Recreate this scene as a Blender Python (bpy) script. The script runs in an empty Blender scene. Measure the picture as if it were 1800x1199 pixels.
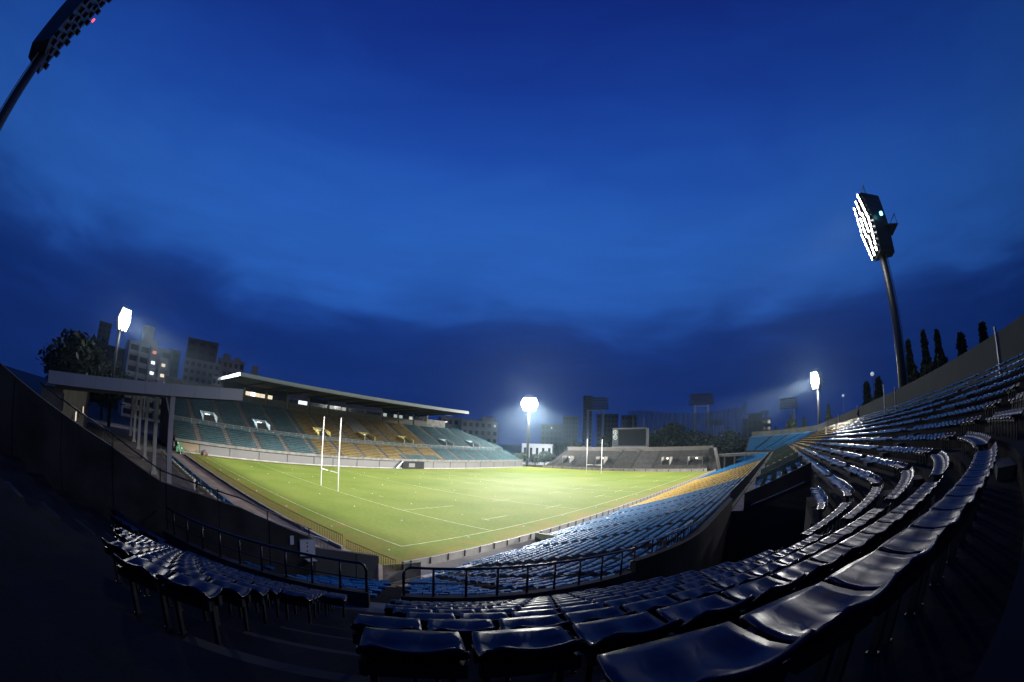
import bpy, math, random
import numpy as np
from mathutils import Vector, Matrix

random.seed(7); RNG = np.random.default_rng(7)
SC = bpy.context.scene
COL = SC.collection
R = math.radians

# ------------------------------------------------------------------ camera
CAM = Vector((-38.383, -29.304, 10.015))
YAW, PITCH, ROLL = 0.62553, 0.23089, 0.04273
fw = Vector((math.cos(PITCH)*math.cos(YAW), math.cos(PITCH)*math.sin(YAW), math.sin(PITCH)))
rt = Vector((math.sin(YAW), -math.cos(YAW), 0)); up = rt.cross(fw)
r2 = math.cos(ROLL)*rt + math.sin(ROLL)*up
u2 = -math.sin(ROLL)*rt + math.cos(ROLL)*up
cd = bpy.data.cameras.new('camera'); cam = bpy.data.objects.new('camera', cd); COL.objects.link(cam)
cam.matrix_world = Matrix(((r2.x, u2.x, -fw.x, CAM.x), (r2.y, u2.y, -fw.y, CAM.y), (r2.z, u2.z, -fw.z, CAM.z), (0, 0, 0, 1)))
cd.type = 'PANO'; cd.sensor_fit = 'HORIZONTAL'; cd.sensor_width = 36.0; cd.sensor_height = 36.0*682/1024
cd.clip_start = 0.05; cd.clip_end = 5000
def cset(k, v):
    for t in (cd, getattr(cd, 'cycles', None)):
        if t is not None and hasattr(t, k):
            try: setattr(t, k, v); return
            except Exception: pass
cset('panorama_type', 'FISHEYE_EQUISOLID'); cset('fisheye_lens', 774.522/1800*36.0); cset('fisheye_fov', R(200))
SC.camera = cam
SC.render.engine = 'CYCLES'
SC.cycles.use_denoising = True
try: SC.cycles.denoiser = 'OPENIMAGEDENOISE'
except Exception: pass
SC.cycles.max_bounces = 6; SC.cycles.diffuse_bounces = 3; SC.cycles.glossy_bounces = 3; SC.cycles.volume_bounces = 0
SC.cycles.transparent_max_bounces = 8
SC.cycles.sample_clamp_indirect = 4.0
SC.cycles.caustics_reflective = False; SC.cycles.caustics_refractive = False

# ------------------------------------------------------------------ dusk sky
W = bpy.data.worlds.new('World'); SC.world = W; W.use_nodes = True
nt = W.node_tree; nt.nodes.clear(); N = nt.nodes.new; L = nt.links.new
def math_node(t, op, a, b=None, c=None):
    n = t.nodes.new('ShaderNodeMath'); n.operation = op
    for i, v in enumerate((a, b, c)):
        if v is None: continue
        if isinstance(v, (int, float)): n.inputs[i].default_value = v
        else: t.links.new(v, n.inputs[i])
    return n.outputs[0]
tc = N('ShaderNodeTexCoord'); sep = N('ShaderNodeSeparateXYZ'); L(tc.outputs['Generated'], sep.inputs[0])
mp = N('ShaderNodeMapping'); mp.inputs['Scale'].default_value = (2.2, 2.2, 7.5); L(tc.outputs['Generated'], mp.inputs[0])
n1 = N('ShaderNodeTexNoise'); n1.inputs['Scale'].default_value = 1.3; n1.inputs['Detail'].default_value = 3.5; n1.inputs['Roughness'].default_value = .48; n1.inputs['Distortion'].default_value = .6
L(mp.outputs[0], n1.inputs['Vector'])
mp2 = N('ShaderNodeMapping'); mp2.inputs['Scale'].default_value = (3.0, 3.0, 15.0); mp2.inputs['Rotation'].default_value = (.12, .08, .3); L(tc.outputs['Generated'], mp2.inputs[0])
n2 = N('ShaderNodeTexNoise'); n2.inputs['Scale'].default_value = 1.7; n2.inputs['Detail'].default_value = 7; n2.inputs['Roughness'].default_value = .6
L(mp2.outputs[0], n2.inputs['Vector'])
# height in the sky, ragged by the cloud noise
lowe = N('ShaderNodeMapRange'); lowe.inputs['From Min'].default_value = .65; lowe.inputs['From Max'].default_value = .3; lowe.inputs['To Min'].default_value = .10; lowe.inputs['To Max'].default_value = .25; L(sep.outputs['Z'], lowe.inputs['Value'])
e1 = math_node(nt, 'MULTIPLY_ADD', math_node(nt, 'SUBTRACT', n1.outputs['Fac'], .5), lowe.outputs[0], sep.outputs['Z'])
ramp = N('ShaderNodeValToRGB'); cr = ramp.color_ramp; cr.interpolation = 'B_SPLINE'
stops = [(0.0, (.0050, .022, .132)), (.17, (.0052, .024, .145)), (.25, (.0072, .034, .200)), (.32, (.0175, .090, .385)),
         (.44, (.0200, .104, .430)), (.60, (.0112, .064, .360)), (.80, (.0056, .024, .215)), (1.0, (.0045, .014, .140))]
while len(cr.elements) < len(stops): cr.elements.new(.5)
for e, (p_, c_) in zip(cr.elements, stops): e.position = p_; e.color = (*c_, 1)
L(e1, ramp.inputs[0])
# thin streaks of cloud
st = N('ShaderNodeMapRange'); st.inputs['From Min'].default_value = .40; st.inputs['From Max'].default_value = .68; st.inputs['To Min'].default_value = .93; st.inputs['To Max'].default_value = 1.09
L(n2.outputs['Fac'], st.inputs['Value'])
# the last light lies to the west, behind the roofed stand
glow = N('ShaderNodeVectorMath'); glow.operation = 'DOT_PRODUCT'; L(tc.outputs['Generated'], glow.inputs[0]); glow.inputs[1].default_value = (math.cos(R(50)), math.sin(R(50)), .25)
gm = N('ShaderNodeMapRange'); gm.inputs['From Min'].default_value = -.4; gm.inputs['From Max'].default_value = 1.0; gm.inputs['To Min'].default_value = .45; gm.inputs['To Max'].default_value = 1.12
L(glow.outputs['Value'], gm.inputs['Value'])
lowm = N('ShaderNodeMapRange'); lowm.inputs['From Min'].default_value = .55; lowm.inputs['From Max'].default_value = .25; lowm.inputs['To Min'].default_value = .12; lowm.inputs['To Max'].default_value = 1.0; L(sep.outputs['Z'], lowm.inputs['Value'])
stm = math_node(nt, 'MULTIPLY_ADD', math_node(nt, 'SUBTRACT', st.outputs[0], 1.0), lowm.outputs[0], 1.0)
mul = math_node(nt, 'MULTIPLY', stm, gm.outputs[0])
bg = N('ShaderNodeBackground'); L(ramp.outputs[0], bg.inputs['Color']); L(mul, bg.inputs['Strength'])
wo = N('ShaderNodeOutputWorld'); L(bg.outputs[0], wo.inputs['Surface'])

# the sun has set: only a trace of directional light is left
sl = bpy.data.lights.new('sun', 'SUN'); sl.energy = .01; sl.angle = R(20); sl.color = (.6, .75, 1)
so = bpy.data.objects.new('sun', sl); COL.objects.link(so); so.rotation_euler = (R(80), 0, R(-140))

SC.view_settings.view_transform = 'Standard'; SC.view_settings.look = 'None'
SC.view_settings.exposure = 0.0; SC.view_settings.gamma = 1.0; SC.view_settings.use_curve_mapping = False

# ------------------------------------------------------------------ materials
MATS = {}
def mat(name, col, rough=.7, spec=.4, var=.18, scale=3.0, bump=0.0, bscale=40.0, metal=0.0, coat=0.0, col2=None, detail=5):
    if name in MATS: return MATS[name]
    m = bpy.data.materials.new(name); m.use_nodes = True; t = m.node_tree
    b = t.nodes['Principled BSDF']
    b.inputs['Roughness'].default_value = rough; b.inputs['Specular IOR Level'].default_value = spec; b.inputs['Metallic'].default_value = metal
    b.inputs['Coat Weight'].default_value = coat
    c = t.nodes.new('ShaderNodeTexCoord'); n = t.nodes.new('ShaderNodeTexNoise'); n.inputs['Scale'].default_value = scale; n.inputs['Detail'].default_value = detail
    t.links.new(c.outputs['Object'], n.inputs['Vector'])
    r = t.nodes.new('ShaderNodeValToRGB'); r.color_ramp.elements[0].position = .3; r.color_ramp.elements[1].position = .7
    lo = col2 or tuple(x*(1-var) for x in col); hi = tuple(min(1, x*(1+var)) for x in col)
    r.color_ramp.elements[0].color = (*lo, 1); r.color_ramp.elements[1].color = (*hi, 1)
    t.links.new(n.outputs['Fac'], r.inputs[0]); t.links.new(r.outputs[0], b.inputs['Base Color'])
    mr = t.nodes.new('ShaderNodeMapRange'); mr.inputs['From Min'].default_value = .3; mr.inputs['From Max'].default_value = .7
    mr.inputs['To Min'].default_value = rough*.85; mr.inputs['To Max'].default_value = min(1, rough*1.25); t.links.new(n.outputs['Fac'], mr.inputs['Value']); t.links.new(mr.outputs[0], b.inputs['Roughness'])
    if bump:
        n2 = t.nodes.new('ShaderNodeTexNoise'); n2.inputs['Scale'].default_value = bscale; n2.inputs['Detail'].default_value = 4
        t.links.new(c.outputs['Object'], n2.inputs['Vector'])
        bp = t.nodes.new('ShaderNodeBump'); bp.inputs['Strength'].default_value = bump; bp.inputs['Distance'].default_value = .05
        t.links.new(n2.outputs['Fac'], bp.inputs['Height']); t.links.new(bp.outputs[0], b.inputs['Normal'])
    MATS[name] = m; return m
def emat(name, col, strength, base=(.5, .5, .5)):
    if name in MATS: return MATS[name]
    m = bpy.data.materials.new(name); m.use_nodes = True
    b = m.node_tree.nodes['Principled BSDF']; b.inputs['Base Color'].default_value = (*base, 1)
    b.inputs['Emission Color'].default_value = (*col, 1); b.inputs['Emission Strength'].default_value = strength
    MATS[name] = m; return m

M_conc = mat('old_concrete', (.15, .145, .135), .85, .2, .35, .8, .25, 12)
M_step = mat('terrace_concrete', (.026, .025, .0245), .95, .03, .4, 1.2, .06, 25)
M_pale = mat('pale_concrete', (.26, .255, .25), .8, .25, .2, .6, .1, 10)
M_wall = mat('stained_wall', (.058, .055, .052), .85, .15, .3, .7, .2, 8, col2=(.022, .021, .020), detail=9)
M_green = mat('green_painted_wall', (.10, .14, .10), .7, .3, .25, .7)
M_white = mat('white_paint', (.75, .75, .74), .5, .4, .06, 2)
M_offw = mat('off_white_panel', (.105, .103, .104), .6, .4, .12, .4)
M_steel = mat('dark_steel', (.025, .027, .03), .4, .5, .2, 6, metal=.3)
M_pipe = mat('worn_handrail_pipe', (.05, .052, .055), .33, .5, .3, 8, metal=.55)
M_galv = mat('galvanised_steel', (.32, .34, .36), .45, .5, .2, 3, metal=.4)
M_greenrail = mat('green_railing', (.03, .085, .07), .45, .5, .2, 6)
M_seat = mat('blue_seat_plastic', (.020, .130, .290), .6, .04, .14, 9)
M_seat_shade = mat('glossy_shaded_seat_plastic', (.009, .0085, .032), .30, .18, .12, 7, bump=.008, bscale=60)  # blue seat plastic with the near corner's shade put into its colour
def dusty(m, dust, amount, scale):
    t = m.node_tree; b = t.nodes['Principled BSDF']; c = t.nodes.new('ShaderNodeTexCoord'); oi = t.nodes.new('ShaderNodeObjectInfo')
    off = t.nodes.new('ShaderNodeVectorMath'); off.operation = 'ADD'; t.links.new(c.outputs['Object'], off.inputs[0])
    cm = t.nodes.new('ShaderNodeCombineXYZ'); t.links.new(math_node(t, 'MULTIPLY', oi.outputs['Random'], 37.0), cm.inputs[0]); t.links.new(math_node(t, 'MULTIPLY', oi.outputs['Random'], 91.0), cm.inputs[1]); t.links.new(cm.outputs[0], off.inputs[1])
    n = t.nodes.new('ShaderNodeTexNoise'); n.inputs['Scale'].default_value = scale; n.inputs['Detail'].default_value = 8; n.inputs['Roughness'].default_value = .7; t.links.new(off.outputs[0], n.inputs['Vector'])
    f = t.nodes.new('ShaderNodeMapRange'); f.inputs['From Min'].default_value = .46; f.inputs['From Max'].default_value = .72; f.inputs['To Max'].default_value = amount; t.links.new(n.outputs['Fac'], f.inputs['Value'])
    src = b.inputs['Base Color'].links[0].from_socket; mx = t.nodes.new('ShaderNodeMix'); mx.data_type = 'RGBA'; t.links.new(f.outputs[0], mx.inputs['Factor']); t.links.new(src, mx.inputs['A']); mx.inputs['B'].default_value = (*dust, 1)
    br_ = t.nodes.new('ShaderNodeMix'); br_.data_type = 'RGBA'; br_.blend_type = 'MULTIPLY'; br_.inputs['Factor'].default_value = 1; t.links.new(mx.outputs['Result'], br_.inputs['A'])
    v = math_node(t, 'MULTIPLY_ADD', oi.outputs['Random'], .7, .65); cv = t.nodes.new('ShaderNodeCombineXYZ')
    for q in range(3): t.links.new(v, cv.inputs[q])
    t.links.new(cv.outputs[0], br_.inputs['B']); t.links.new(br_.outputs['Result'], b.inputs['Base Color'])
    rs = b.inputs['Roughness'].links[0].from_socket; t.links.new(math_node(t, 'ADD', rs, math_node(t, 'MULTIPLY', f.outputs[0], .45)), b.inputs['Roughness'])
dusty(M_seat_shade, (.024, .024, .032), .30, 5.0)
M_seatY = mat('yellow_seat_plastic', (.50, .335, .065), .6, .05, .14, 9)
M_teal = mat('teal_seat_plastic', (.022, .112, .142), .75, .03, .14, 9)
M_ochre = mat('ochre_seat_plastic', (.255, .175, .036), .75, .03, .14, 9)
M_grey = mat('grey_bench_board', (.155, .150, .145), .7, .3, .2, 2)
M_roofw = mat('roof_fascia_white', (.48, .51, .56), .5, .4, .05, .5)
M_soffit = mat('brown_soffit', (.045, .037, .033), .8, .2, .2, 1)
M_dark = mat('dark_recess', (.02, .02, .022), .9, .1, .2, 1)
M_glass = mat('dark_window_glass', (.02, .025, .03), .1, .6, .1, 1)
M_lamp = emat('floodlight_lamp_lit', (1, .97, .92), 30)
M_lit = emat('lit_window', (1, .84, .58), .9)
M_litc = emat('lit_window_cool', (.85, .95, 1), 1.4)
M_litr = emat('lit_window_red', (1, .28, .10), .7)
M_bulb = emat('small_lamp', (1, .97, .85), 6)
M_red = emat('red_warning_lamp', (1, .04, .03), 4)
M_cyan = emat('cyan_lamp', (.2, .9, 1), 5)
M_foliage = mat('dark_foliage', (.018, .030, .014), .6, .3, .5, .9)
M_bark = mat('bark', (.06, .045, .035), .9, .2, .3, 3)

# ------------------------------------------------------------------ helpers
class MB:
    def __init__(s): s.v = []; s.f = []
    def quad(s, a, b, c, d): n = len(s.v); s.v += [tuple(a), tuple(b), tuple(c), tuple(d)]; s.f.append((n, n+1, n+2, n+3)); return s
    def poly(s, pts): n = len(s.v); s.v += [tuple(p) for p in pts]; s.f.append(tuple(range(n, n+len(pts)))); return s
    def box(s, x0, x1, y0, y1, z0, z1):
        n = len(s.v)
        s.v += [(x0, y0, z0), (x1, y0, z0), (x1, y1, z0), (x0, y1, z0), (x0, y0, z1), (x1, y0, z1), (x1, y1, z1), (x0, y1, z1)]
        s.f += [tuple(n+i for i in q) for q in ((0, 3, 2, 1), (4, 5, 6, 7), (0, 1, 5, 4), (1, 2, 6, 5), (2, 3, 7, 6), (3, 0, 4, 7))]; return s
    def obox(s, c, ux, uy, hx, hy, z0, z1):
        n = len(s.v); c = np.array(c[:2], float); ux = np.array(ux[:2], float); uy = np.array(uy[:2], float)
        cs = [c-ux*hx-uy*hy, c+ux*hx-uy*hy, c+ux*hx+uy*hy, c-ux*hx+uy*hy]
        for z in (z0, z1): s.v += [(p[0], p[1], z) for p in cs]
        s.f += [tuple(n+i for i in q) for q in ((0, 3, 2, 1), (4, 5, 6, 7), (0, 1, 5, 4), (1, 2, 6, 5), (2, 3, 7, 6), (3, 0, 4, 7))]; return s
    def tube(s, pts, r, k=8, r2=None):
        pts = [Vector(p) for p in pts]; n0 = len(s.v); m = len(pts)
        for i, p in enumerate(pts):
            d = (pts[min(i+1, m-1)]-pts[max(i-1, 0)]).normalized()
            a = d.cross(Vector((0, 0, 1))) if abs(d.z) < .95 else d.cross(Vector((1, 0, 0)))
            a.normalize(); b = d.cross(a); rr = r if r2 is None else r+(r2-r)*i/(m-1)
            for q in range(k):
                t = 2*math.pi*q/k; s.v.append(tuple(p+a*math.cos(t)*rr+b*math.sin(t)*rr))
        for i in range(m-1):
            for q in range(k):
                s.f.append((n0+i*k+q, n0+i*k+(q+1) % k, n0+(i+1)*k+(q+1) % k, n0+(i+1)*k+q))
        s.f.append(tuple(n0+q for q in range(k))[::-1]); s.f.append(tuple(n0+(m-1)*k+q for q in range(k))); return s
    def extrude(s, prof, vec):
        n = len(s.v); k = len(prof); v = Vector(vec)
        s.v += [tuple(p) for p in prof]+[tuple(Vector(p)+v) for p in prof]
        s.f.append(tuple(range(n, n+k))[::-1]); s.f.append(tuple(range(n+k, n+2*k)))
        for i in range(k): s.f.append((n+i, n+(i+1) % k, n+k+(i+1) % k, n+k+i))
        return s
    def mesh(s, name, m, smooth=False):
        me = bpy.data.meshes.new(name); me.from_pydata(s.v, [], s.f); me.materials.append(m)
        if smooth: me.shade_smooth()
        me.update(); return me
def props(o, label=None, cat=None, group=None, kind=None):
    if label: o['label'] = label
    if cat: o['category'] = cat
    if group: o['group'] = group
    if kind: o['kind'] = kind
    return o
def link(o, parent=None, keep=True):
    COL.objects.link(o)
    if parent is not None:
        o.parent = parent
        if keep:
            # parts are modelled in world coordinates; a part of a part already sits on an identity frame
            o.matrix_parent_inverse = Matrix.Translation(-parent.location) if parent.parent is None else Matrix.Identity(4)
    return o
def obj(name, mb, m, parent=None, smooth=False, **kw):
    me = mb.mesh(name, m, smooth) if isinstance(mb, MB) else mb
    return props(link(bpy.data.objects.new(name, me), parent), **kw)
def thing(name, loc, label, cat, group=None):
    e = bpy.data.objects.new(name, None); e.empty_display_size = .3; e.location = loc; COL.objects.link(e)
    return props(e, label, cat, group)
def inst(name, me, loc, parent=None, rz=0, scale=None, **kw):
    o = bpy.data.objects.new(name, me); link(o, parent); o.location = loc; o.rotation_euler = (0, 0, rz)
    if scale: o.scale = scale
    return props(o, **kw)
def copy_thing(e, loc, label, rz=None):
    c = e.copy(); COL.objects.link(c); c.location = loc; c['label'] = label
    if rz is not None: c.rotation_euler = (0, 0, rz)
    for ch in list(e.children):
        d = ch.copy(); COL.objects.link(d); d.parent = c
        for g in list(ch.children):
            h = g.copy(); COL.objects.link(h); h.parent = d
    return c
ORD = ['first', 'second', 'third', 'fourth', 'fifth', 'sixth', 'seventh', 'eighth', 'ninth', 'tenth', 'eleventh', 'twelfth', 'thirteenth', 'fourteenth', 'fifteenth',
       'sixteenth', 'seventeenth', 'eighteenth', 'nineteenth', 'twentieth']
def ordn(i):
    if i < 20: return ORD[i]
    tens = {2: 'twenty', 3: 'thirty', 4: 'forty', 5: 'fifty'}[(i+1)//10]; u = (i+1) % 10
    return (tens[:-1]+'ieth') if u == 0 else tens+'-'+ORD[u-1]
def polar(azd, d, z=0): return (CAM.x+d*math.cos(R(azd)), CAM.y+d*math.sin(R(azd)), z)

# ------------------------------------------------------------------ ground, pitch, lines
def sheet(name, x0, x1, y0, y1, z, m):
    return obj(name, MB().quad((x0, y0, z), (x1, y0, z), (x1, y1, z), (x0, y1, z)), m, kind='structure')
M_asph = mat('night_asphalt', (.05, .05, .05), .9, .2, .3, .3)
sheet('ground', -1500, 1500, -1500, 1500, -.03, M_asph)
M_grass = bpy.data.materials.new('pitch_grass'); M_grass.use_nodes = True
def grass_nodes():
    t = M_grass.node_tree; b = t.nodes['Principled BSDF']; b.inputs['Roughness'].default_value = .95; b.inputs['Specular IOR Level'].default_value = .04
    c = t.nodes.new('ShaderNodeTexCoord')
    def noise(sc, det, dist=0, vs=None):
        n = t.nodes.new('ShaderNodeTexNoise'); n.inputs['Scale'].default_value = sc; n.inputs['Detail'].default_value = det; n.inputs['Distortion'].default_value = dist
        if vs:
            m = t.nodes.new('ShaderNodeMapping'); m.inputs['Scale'].default_value = vs; t.links.new(c.outputs['Object'], m.inputs[0]); t.links.new(m.outputs[0], n.inputs['Vector'])
        else: t.links.new(c.outputs['Object'], n.inputs['Vector'])
        return n.outputs['Fac']
    def ramp(f, *st):
        r = t.nodes.new('ShaderNodeValToRGB')
        while len(r.color_ramp.elements) < len(st): r.color_ramp.elements.new(.5)
        for e, (p_, c_) in zip(r.color_ramp.elements, st): e.position = p_; e.color = (*c_, 1)
        t.links.new(f, r.inputs[0]); return r.outputs[0]
    base = ramp(noise(.09, 6, .4), (.3, (.096, .140, .020)), (.5, (.120, .165, .026)), (.72, (.150, .178, .036)))
    fine = ramp(noise(1.6, 5, 0, (1, 3, 1)), (.3, (.72, .74, .7)), (.7, (1.15, 1.12, 1.1)))
    mx = t.nodes.new('ShaderNodeMix'); mx.data_type = 'RGBA'; mx.blend_type = 'MULTIPLY'; mx.inputs['Factor'].default_value = .75
    t.links.new(base, mx.inputs['A']); t.links.new(fine, mx.inputs['B'])
    # worn brown turf along the edges of the field: stains with their own shape
    sp = t.nodes.new('ShaderNodeSeparateXYZ'); t.links.new(c.outputs['Object'], sp.inputs[0])
    ex = math_node(t, 'SUBTRACT', math_node(t, 'ABSOLUTE', math_node(t, 'SUBTRACT', sp.outputs['X'], 50)), 62.0)
    ey = math_node(t, 'SUBTRACT', math_node(t, 'ABSOLUTE', math_node(t, 'SUBTRACT', sp.outputs['Y'], 34)), 33.6)
    ed = math_node(t, 'MAXIMUM', ex, ey)
    w = math_node(t, 'MULTIPLY_ADD', math_node(t, 'SUBTRACT', noise(.35, 5, .5), .55), 14.0, ed)
    wf = t.nodes.new('ShaderNodeMapRange'); wf.inputs['From Min'].default_value = .2; wf.inputs['From Max'].default_value = 5.0; wf.inputs['To Max'].default_value = .5; t.links.new(w, wf.inputs['Value'])
    m2 = t.nodes.new('ShaderNodeMix'); m2.data_type = 'RGBA'; t.links.new(wf.outputs[0], m2.inputs['Factor']); t.links.new(mx.outputs['Result'], m2.inputs['A'])
    m2.inputs['B'].default_value = (.24, .130, .045, 1); t.links.new(m2.outputs['Result'], b.inputs['Base Color'])
    bp = t.nodes.new('ShaderNodeBump'); bp.inputs['Strength'].default_value = .5; bp.inputs['Distance'].default_value = .04; t.links.new(noise(9, 4), bp.inputs['Height']); t.links.new(bp.outputs[0], b.inputs['Normal'])
grass_nodes()
sheet('pitch', -18.2, 118, -5.3, 72, 0, M_grass)
M_line = mat('worn_white_line_paint', (.46, .49, .38), .8, .1, .2, 1.1, col2=(.22, .27, .12))
lm = MB(); Z = .004; w = .05
def ln(x0, y0, x1, y1):
    if x0 == x1: lm.quad((x0-w, min(y0, y1)-w, Z), (x0+w, min(y0, y1)-w, Z), (x0+w, max(y0, y1)+w, Z), (x0-w, max(y0, y1)+w, Z))
    else: lm.quad((min(x0, x1), y0-w, Z+.001), (max(x0, x1), y0-w, Z+.001), (max(x0, x1), y0+w, Z+.001), (min(x0, x1), y0+w, Z+.001))
for x in (-13, 0, 22, 50, 78, 100, 113): ln(x, 0, x, 68)
for y in (0, 68): ln(-13, y, 113, y)
for x in (40, 60):
    for k in range(8): ln(x, 2.5+k*8.6, x, 5.3+k*8.6)
for y in (5, 63, 15, 53):
    for x in (7.5, 22, 40, 50, 60, 78, 92.5): ln(x-2.5, y, x+2.5, y)
for x in (5, 95):
    for y in (5, 15, 26, 34, 42, 53, 63): ln(x, y-.6, x, y+.6)
ln(0, 15, 5, 15); ln(95, 15, 100, 15); ln(0, 53, 5, 53)
obj('pitch_markings', lm, M_line, kind='structure')
# sprinkler heads on a ten metre grid
cap = MB().tube([(0, 0, 0), (0, 0, .05), (0, 0, .07)], .10, 10, .07).mesh('sprinkler_cap', mat('weathered_white_plastic', (.42, .44, .38), .7, .2, .2, 5))
for a in range(8):
    for b in range(8):
        x, y = -15+10*a+RNG.uniform(-.3, .3), -.8+9.9*b+RNG.uniform(-.3, .3)
        if x < 66 and y < 67: inst('sprinkler_cap', cap, (x, y, 0), label=f'small white sprinkler cap, {ordn(b)} from the right touchline, {ordn(a)} line from near end', cat='sprinkler', group='sprinkler caps in the pitch')
sheet('perimeter_path', -25.2, -18.2, -14, 72, -.005, mat('pinkish_path', (.20, .155, .135), .85, .2, .25, .5))
sheet('plaza_floor', -80, -25.2, -14, 130, -.01, mat('plaza_concrete', (.20, .18, .15), .85, .2, .25, .5))

# ------------------------------------------------------------------ the open two-tier stand with its rounded corners
OX, OY, RF = -19.0, -7.5, 18.5            # corner centre and the radius of the gangway fence
OX2 = 119.0; SF = OX2-OX                  # the far corner mirrors it
def ang(s): return 270+s if s < 0 else (270 if s <= SF else 270+(s-SF))
def P(s, off, z=0.):
    if 0 <= s <= SF: return (OX+s, -26-off, z)
    a = R(ang(s)); r = max(.05, RF+off); cx = OX if s < 0 else OX2
    return (cx+r*math.cos(a), OY+r*math.sin(a), z)
def blend(s):
    t = -s/18 if s < 0 else ((s-SF)/18 if s > SF else 0)
    t = min(1, max(0, t)); return t*t*(3-2*t)
def up_off(j, s): b = blend(s); return (1.3+.86*j)*(1-b)+(1.7+.90*j)*b
def up_z(j): return 6.45+.34*j            # seat height; the step lies .42 lower
def lo_off(i): return -19.4+.8*i
def lo_z(i): return .50+.213*i
def s_end_up(off): return -(90-math.degrees(math.asin(7/(RF+off))))
def s_end_lo(off):
    r = RF+off
    if r >= 10.46: return s_end_up(off)
    return -13.4-(r-2.16)/(10.46-2.16)*(48.1-13.4) if r > 2.16 else -13.4
NU = 17
VOMS = [(.6, 9.5), (22.6, 32.6), (45.7, 55.7), (68.8, 78.8), (91.9, 101.9), (115, 125)]
def span(s0, s1):
    out = [s0]
    for a in np.arange(-72, 0, 1.5):
        if s0 < a < s1: out.append(float(a))
    for a in [0, SF]+[SF+k*3 for k in range(1, 26)]:
        if s0 < a < s1: out.append(float(a))
    out.append(s1); return sorted(set(out))
def strip(mb, ss, fa, fb):
    for a, b in zip(ss[:-1], ss[1:]): mb.quad(fa(a), fa(b), fb(b), fb(a))
stand = thing('open_stand', P(30, 0), 'open concrete two-tier stand curving round the near corner under blue and yellow seats', 'grandstand')
ut = MB(); lt = MB()
for j in range(NU):
    e0 = s_end_up(up_off(j, -60)); segs = [(e0, SF-e0)]
    if j < 5:
        segs = []; c = e0
        cuts = ([(-28.4, 9.5)] if j < 4 else [(-28.4, -14), (.6, 9.5)])+VOMS[1:]
        for a, b in cuts: segs.append((c, a)); c = b
        segs.append((c, SF-e0))
    zf = up_z(j)-.42; zp = zf-.34 if j else 5.5
    for a, b in segs:
        ss = span(a, b)
        strip(ut, ss, lambda s: P(s, up_off(j, s)-.12, zp), lambda s: P(s, up_off(j, s)-.12, zf))
        strip(ut, ss, lambda s: P(s, up_off(j, s)-.12, zf), lambda s: P(s, up_off(j+1, s)-.12, zf))
zt = up_z(NU-1)-.42
ss = span(s_end_up(up_off(NU, -60)), SF-s_end_up(up_off(NU, -60)))
strip(ut, ss, lambda s: P(s, up_off(NU, s)-.12, zt), lambda s: P(s, up_off(NU, s)+1.4, zt))
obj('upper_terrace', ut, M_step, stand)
for i in range(24):
    zf = lo_z(i)-.4; zp = zf-.213 if i else 0
    o0, o1 = lo_off(i)-.12, lo_off(i+1)-.12
    s0 = 18.0 if i < 4 else s_end_lo(o0+.3)
    s1 = SF+45 if i > 10 else SF
    ss = span(s0, s1)
    if i == 4: zp = 0
    strip(lt, ss, lambda s: P(s, o0, zp), lambda s: P(s, o0, zf)); strip(lt, ss, lambda s: P(s, o0, zf), lambda s: P(s, o1, zf))
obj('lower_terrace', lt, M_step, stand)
gw = MB(); ss = span(s_end_up(.5), SF-s_end_up(.5))
gq = lambda s: 1.15 if -28.5 < s < 9.6 else up_off(0, s)-.1
for a, b in ((ss[0], -28.5), (9.6, ss[-1])): strip(gw, span(a, b), lambda s: P(s, lo_off(24)-.12, 5.5), lambda s: P(s, gq(s), 5.5))
strip(gw, ss, lambda s: P(s, lo_off(24)-.12, 5.0), lambda s: P(s, lo_off(24)-.12, 5.5))
for a, b in VOMS[1:]: gw.quad(P(a, 1.1, 5.496), P(b, 1.1, 5.496), P(b, 5.5, 5.496), P(a, 5.5, 5.496))
obj('gangway', gw, mat('gangway_concrete', (.16, .165, .165), .85, .2, .3, .5), stand)
# stairwell of the nearest entrance, sunk below the gangway
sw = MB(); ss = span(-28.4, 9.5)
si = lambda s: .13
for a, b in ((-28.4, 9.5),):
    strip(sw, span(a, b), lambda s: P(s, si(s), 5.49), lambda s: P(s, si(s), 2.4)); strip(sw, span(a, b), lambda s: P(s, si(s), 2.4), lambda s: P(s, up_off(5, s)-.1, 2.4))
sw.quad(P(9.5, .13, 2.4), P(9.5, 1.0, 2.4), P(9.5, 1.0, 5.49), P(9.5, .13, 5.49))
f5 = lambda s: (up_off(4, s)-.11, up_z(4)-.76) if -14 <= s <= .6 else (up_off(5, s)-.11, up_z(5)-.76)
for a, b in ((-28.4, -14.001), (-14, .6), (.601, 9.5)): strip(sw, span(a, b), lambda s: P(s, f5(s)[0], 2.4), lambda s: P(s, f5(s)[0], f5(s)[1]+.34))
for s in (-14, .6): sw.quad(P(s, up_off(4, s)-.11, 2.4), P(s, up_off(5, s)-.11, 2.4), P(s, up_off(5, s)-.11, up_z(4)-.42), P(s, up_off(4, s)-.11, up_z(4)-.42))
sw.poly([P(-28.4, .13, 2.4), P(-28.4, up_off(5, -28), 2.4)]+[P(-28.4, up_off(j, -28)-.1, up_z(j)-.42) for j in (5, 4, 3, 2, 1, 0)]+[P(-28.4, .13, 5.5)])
obj('stairwell', sw, mat('shade_dark_concrete', (.035, .033, .03), .9, .15, .3, .6), stand)  # near-black concrete: the shade of the well is put into its colour
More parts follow.
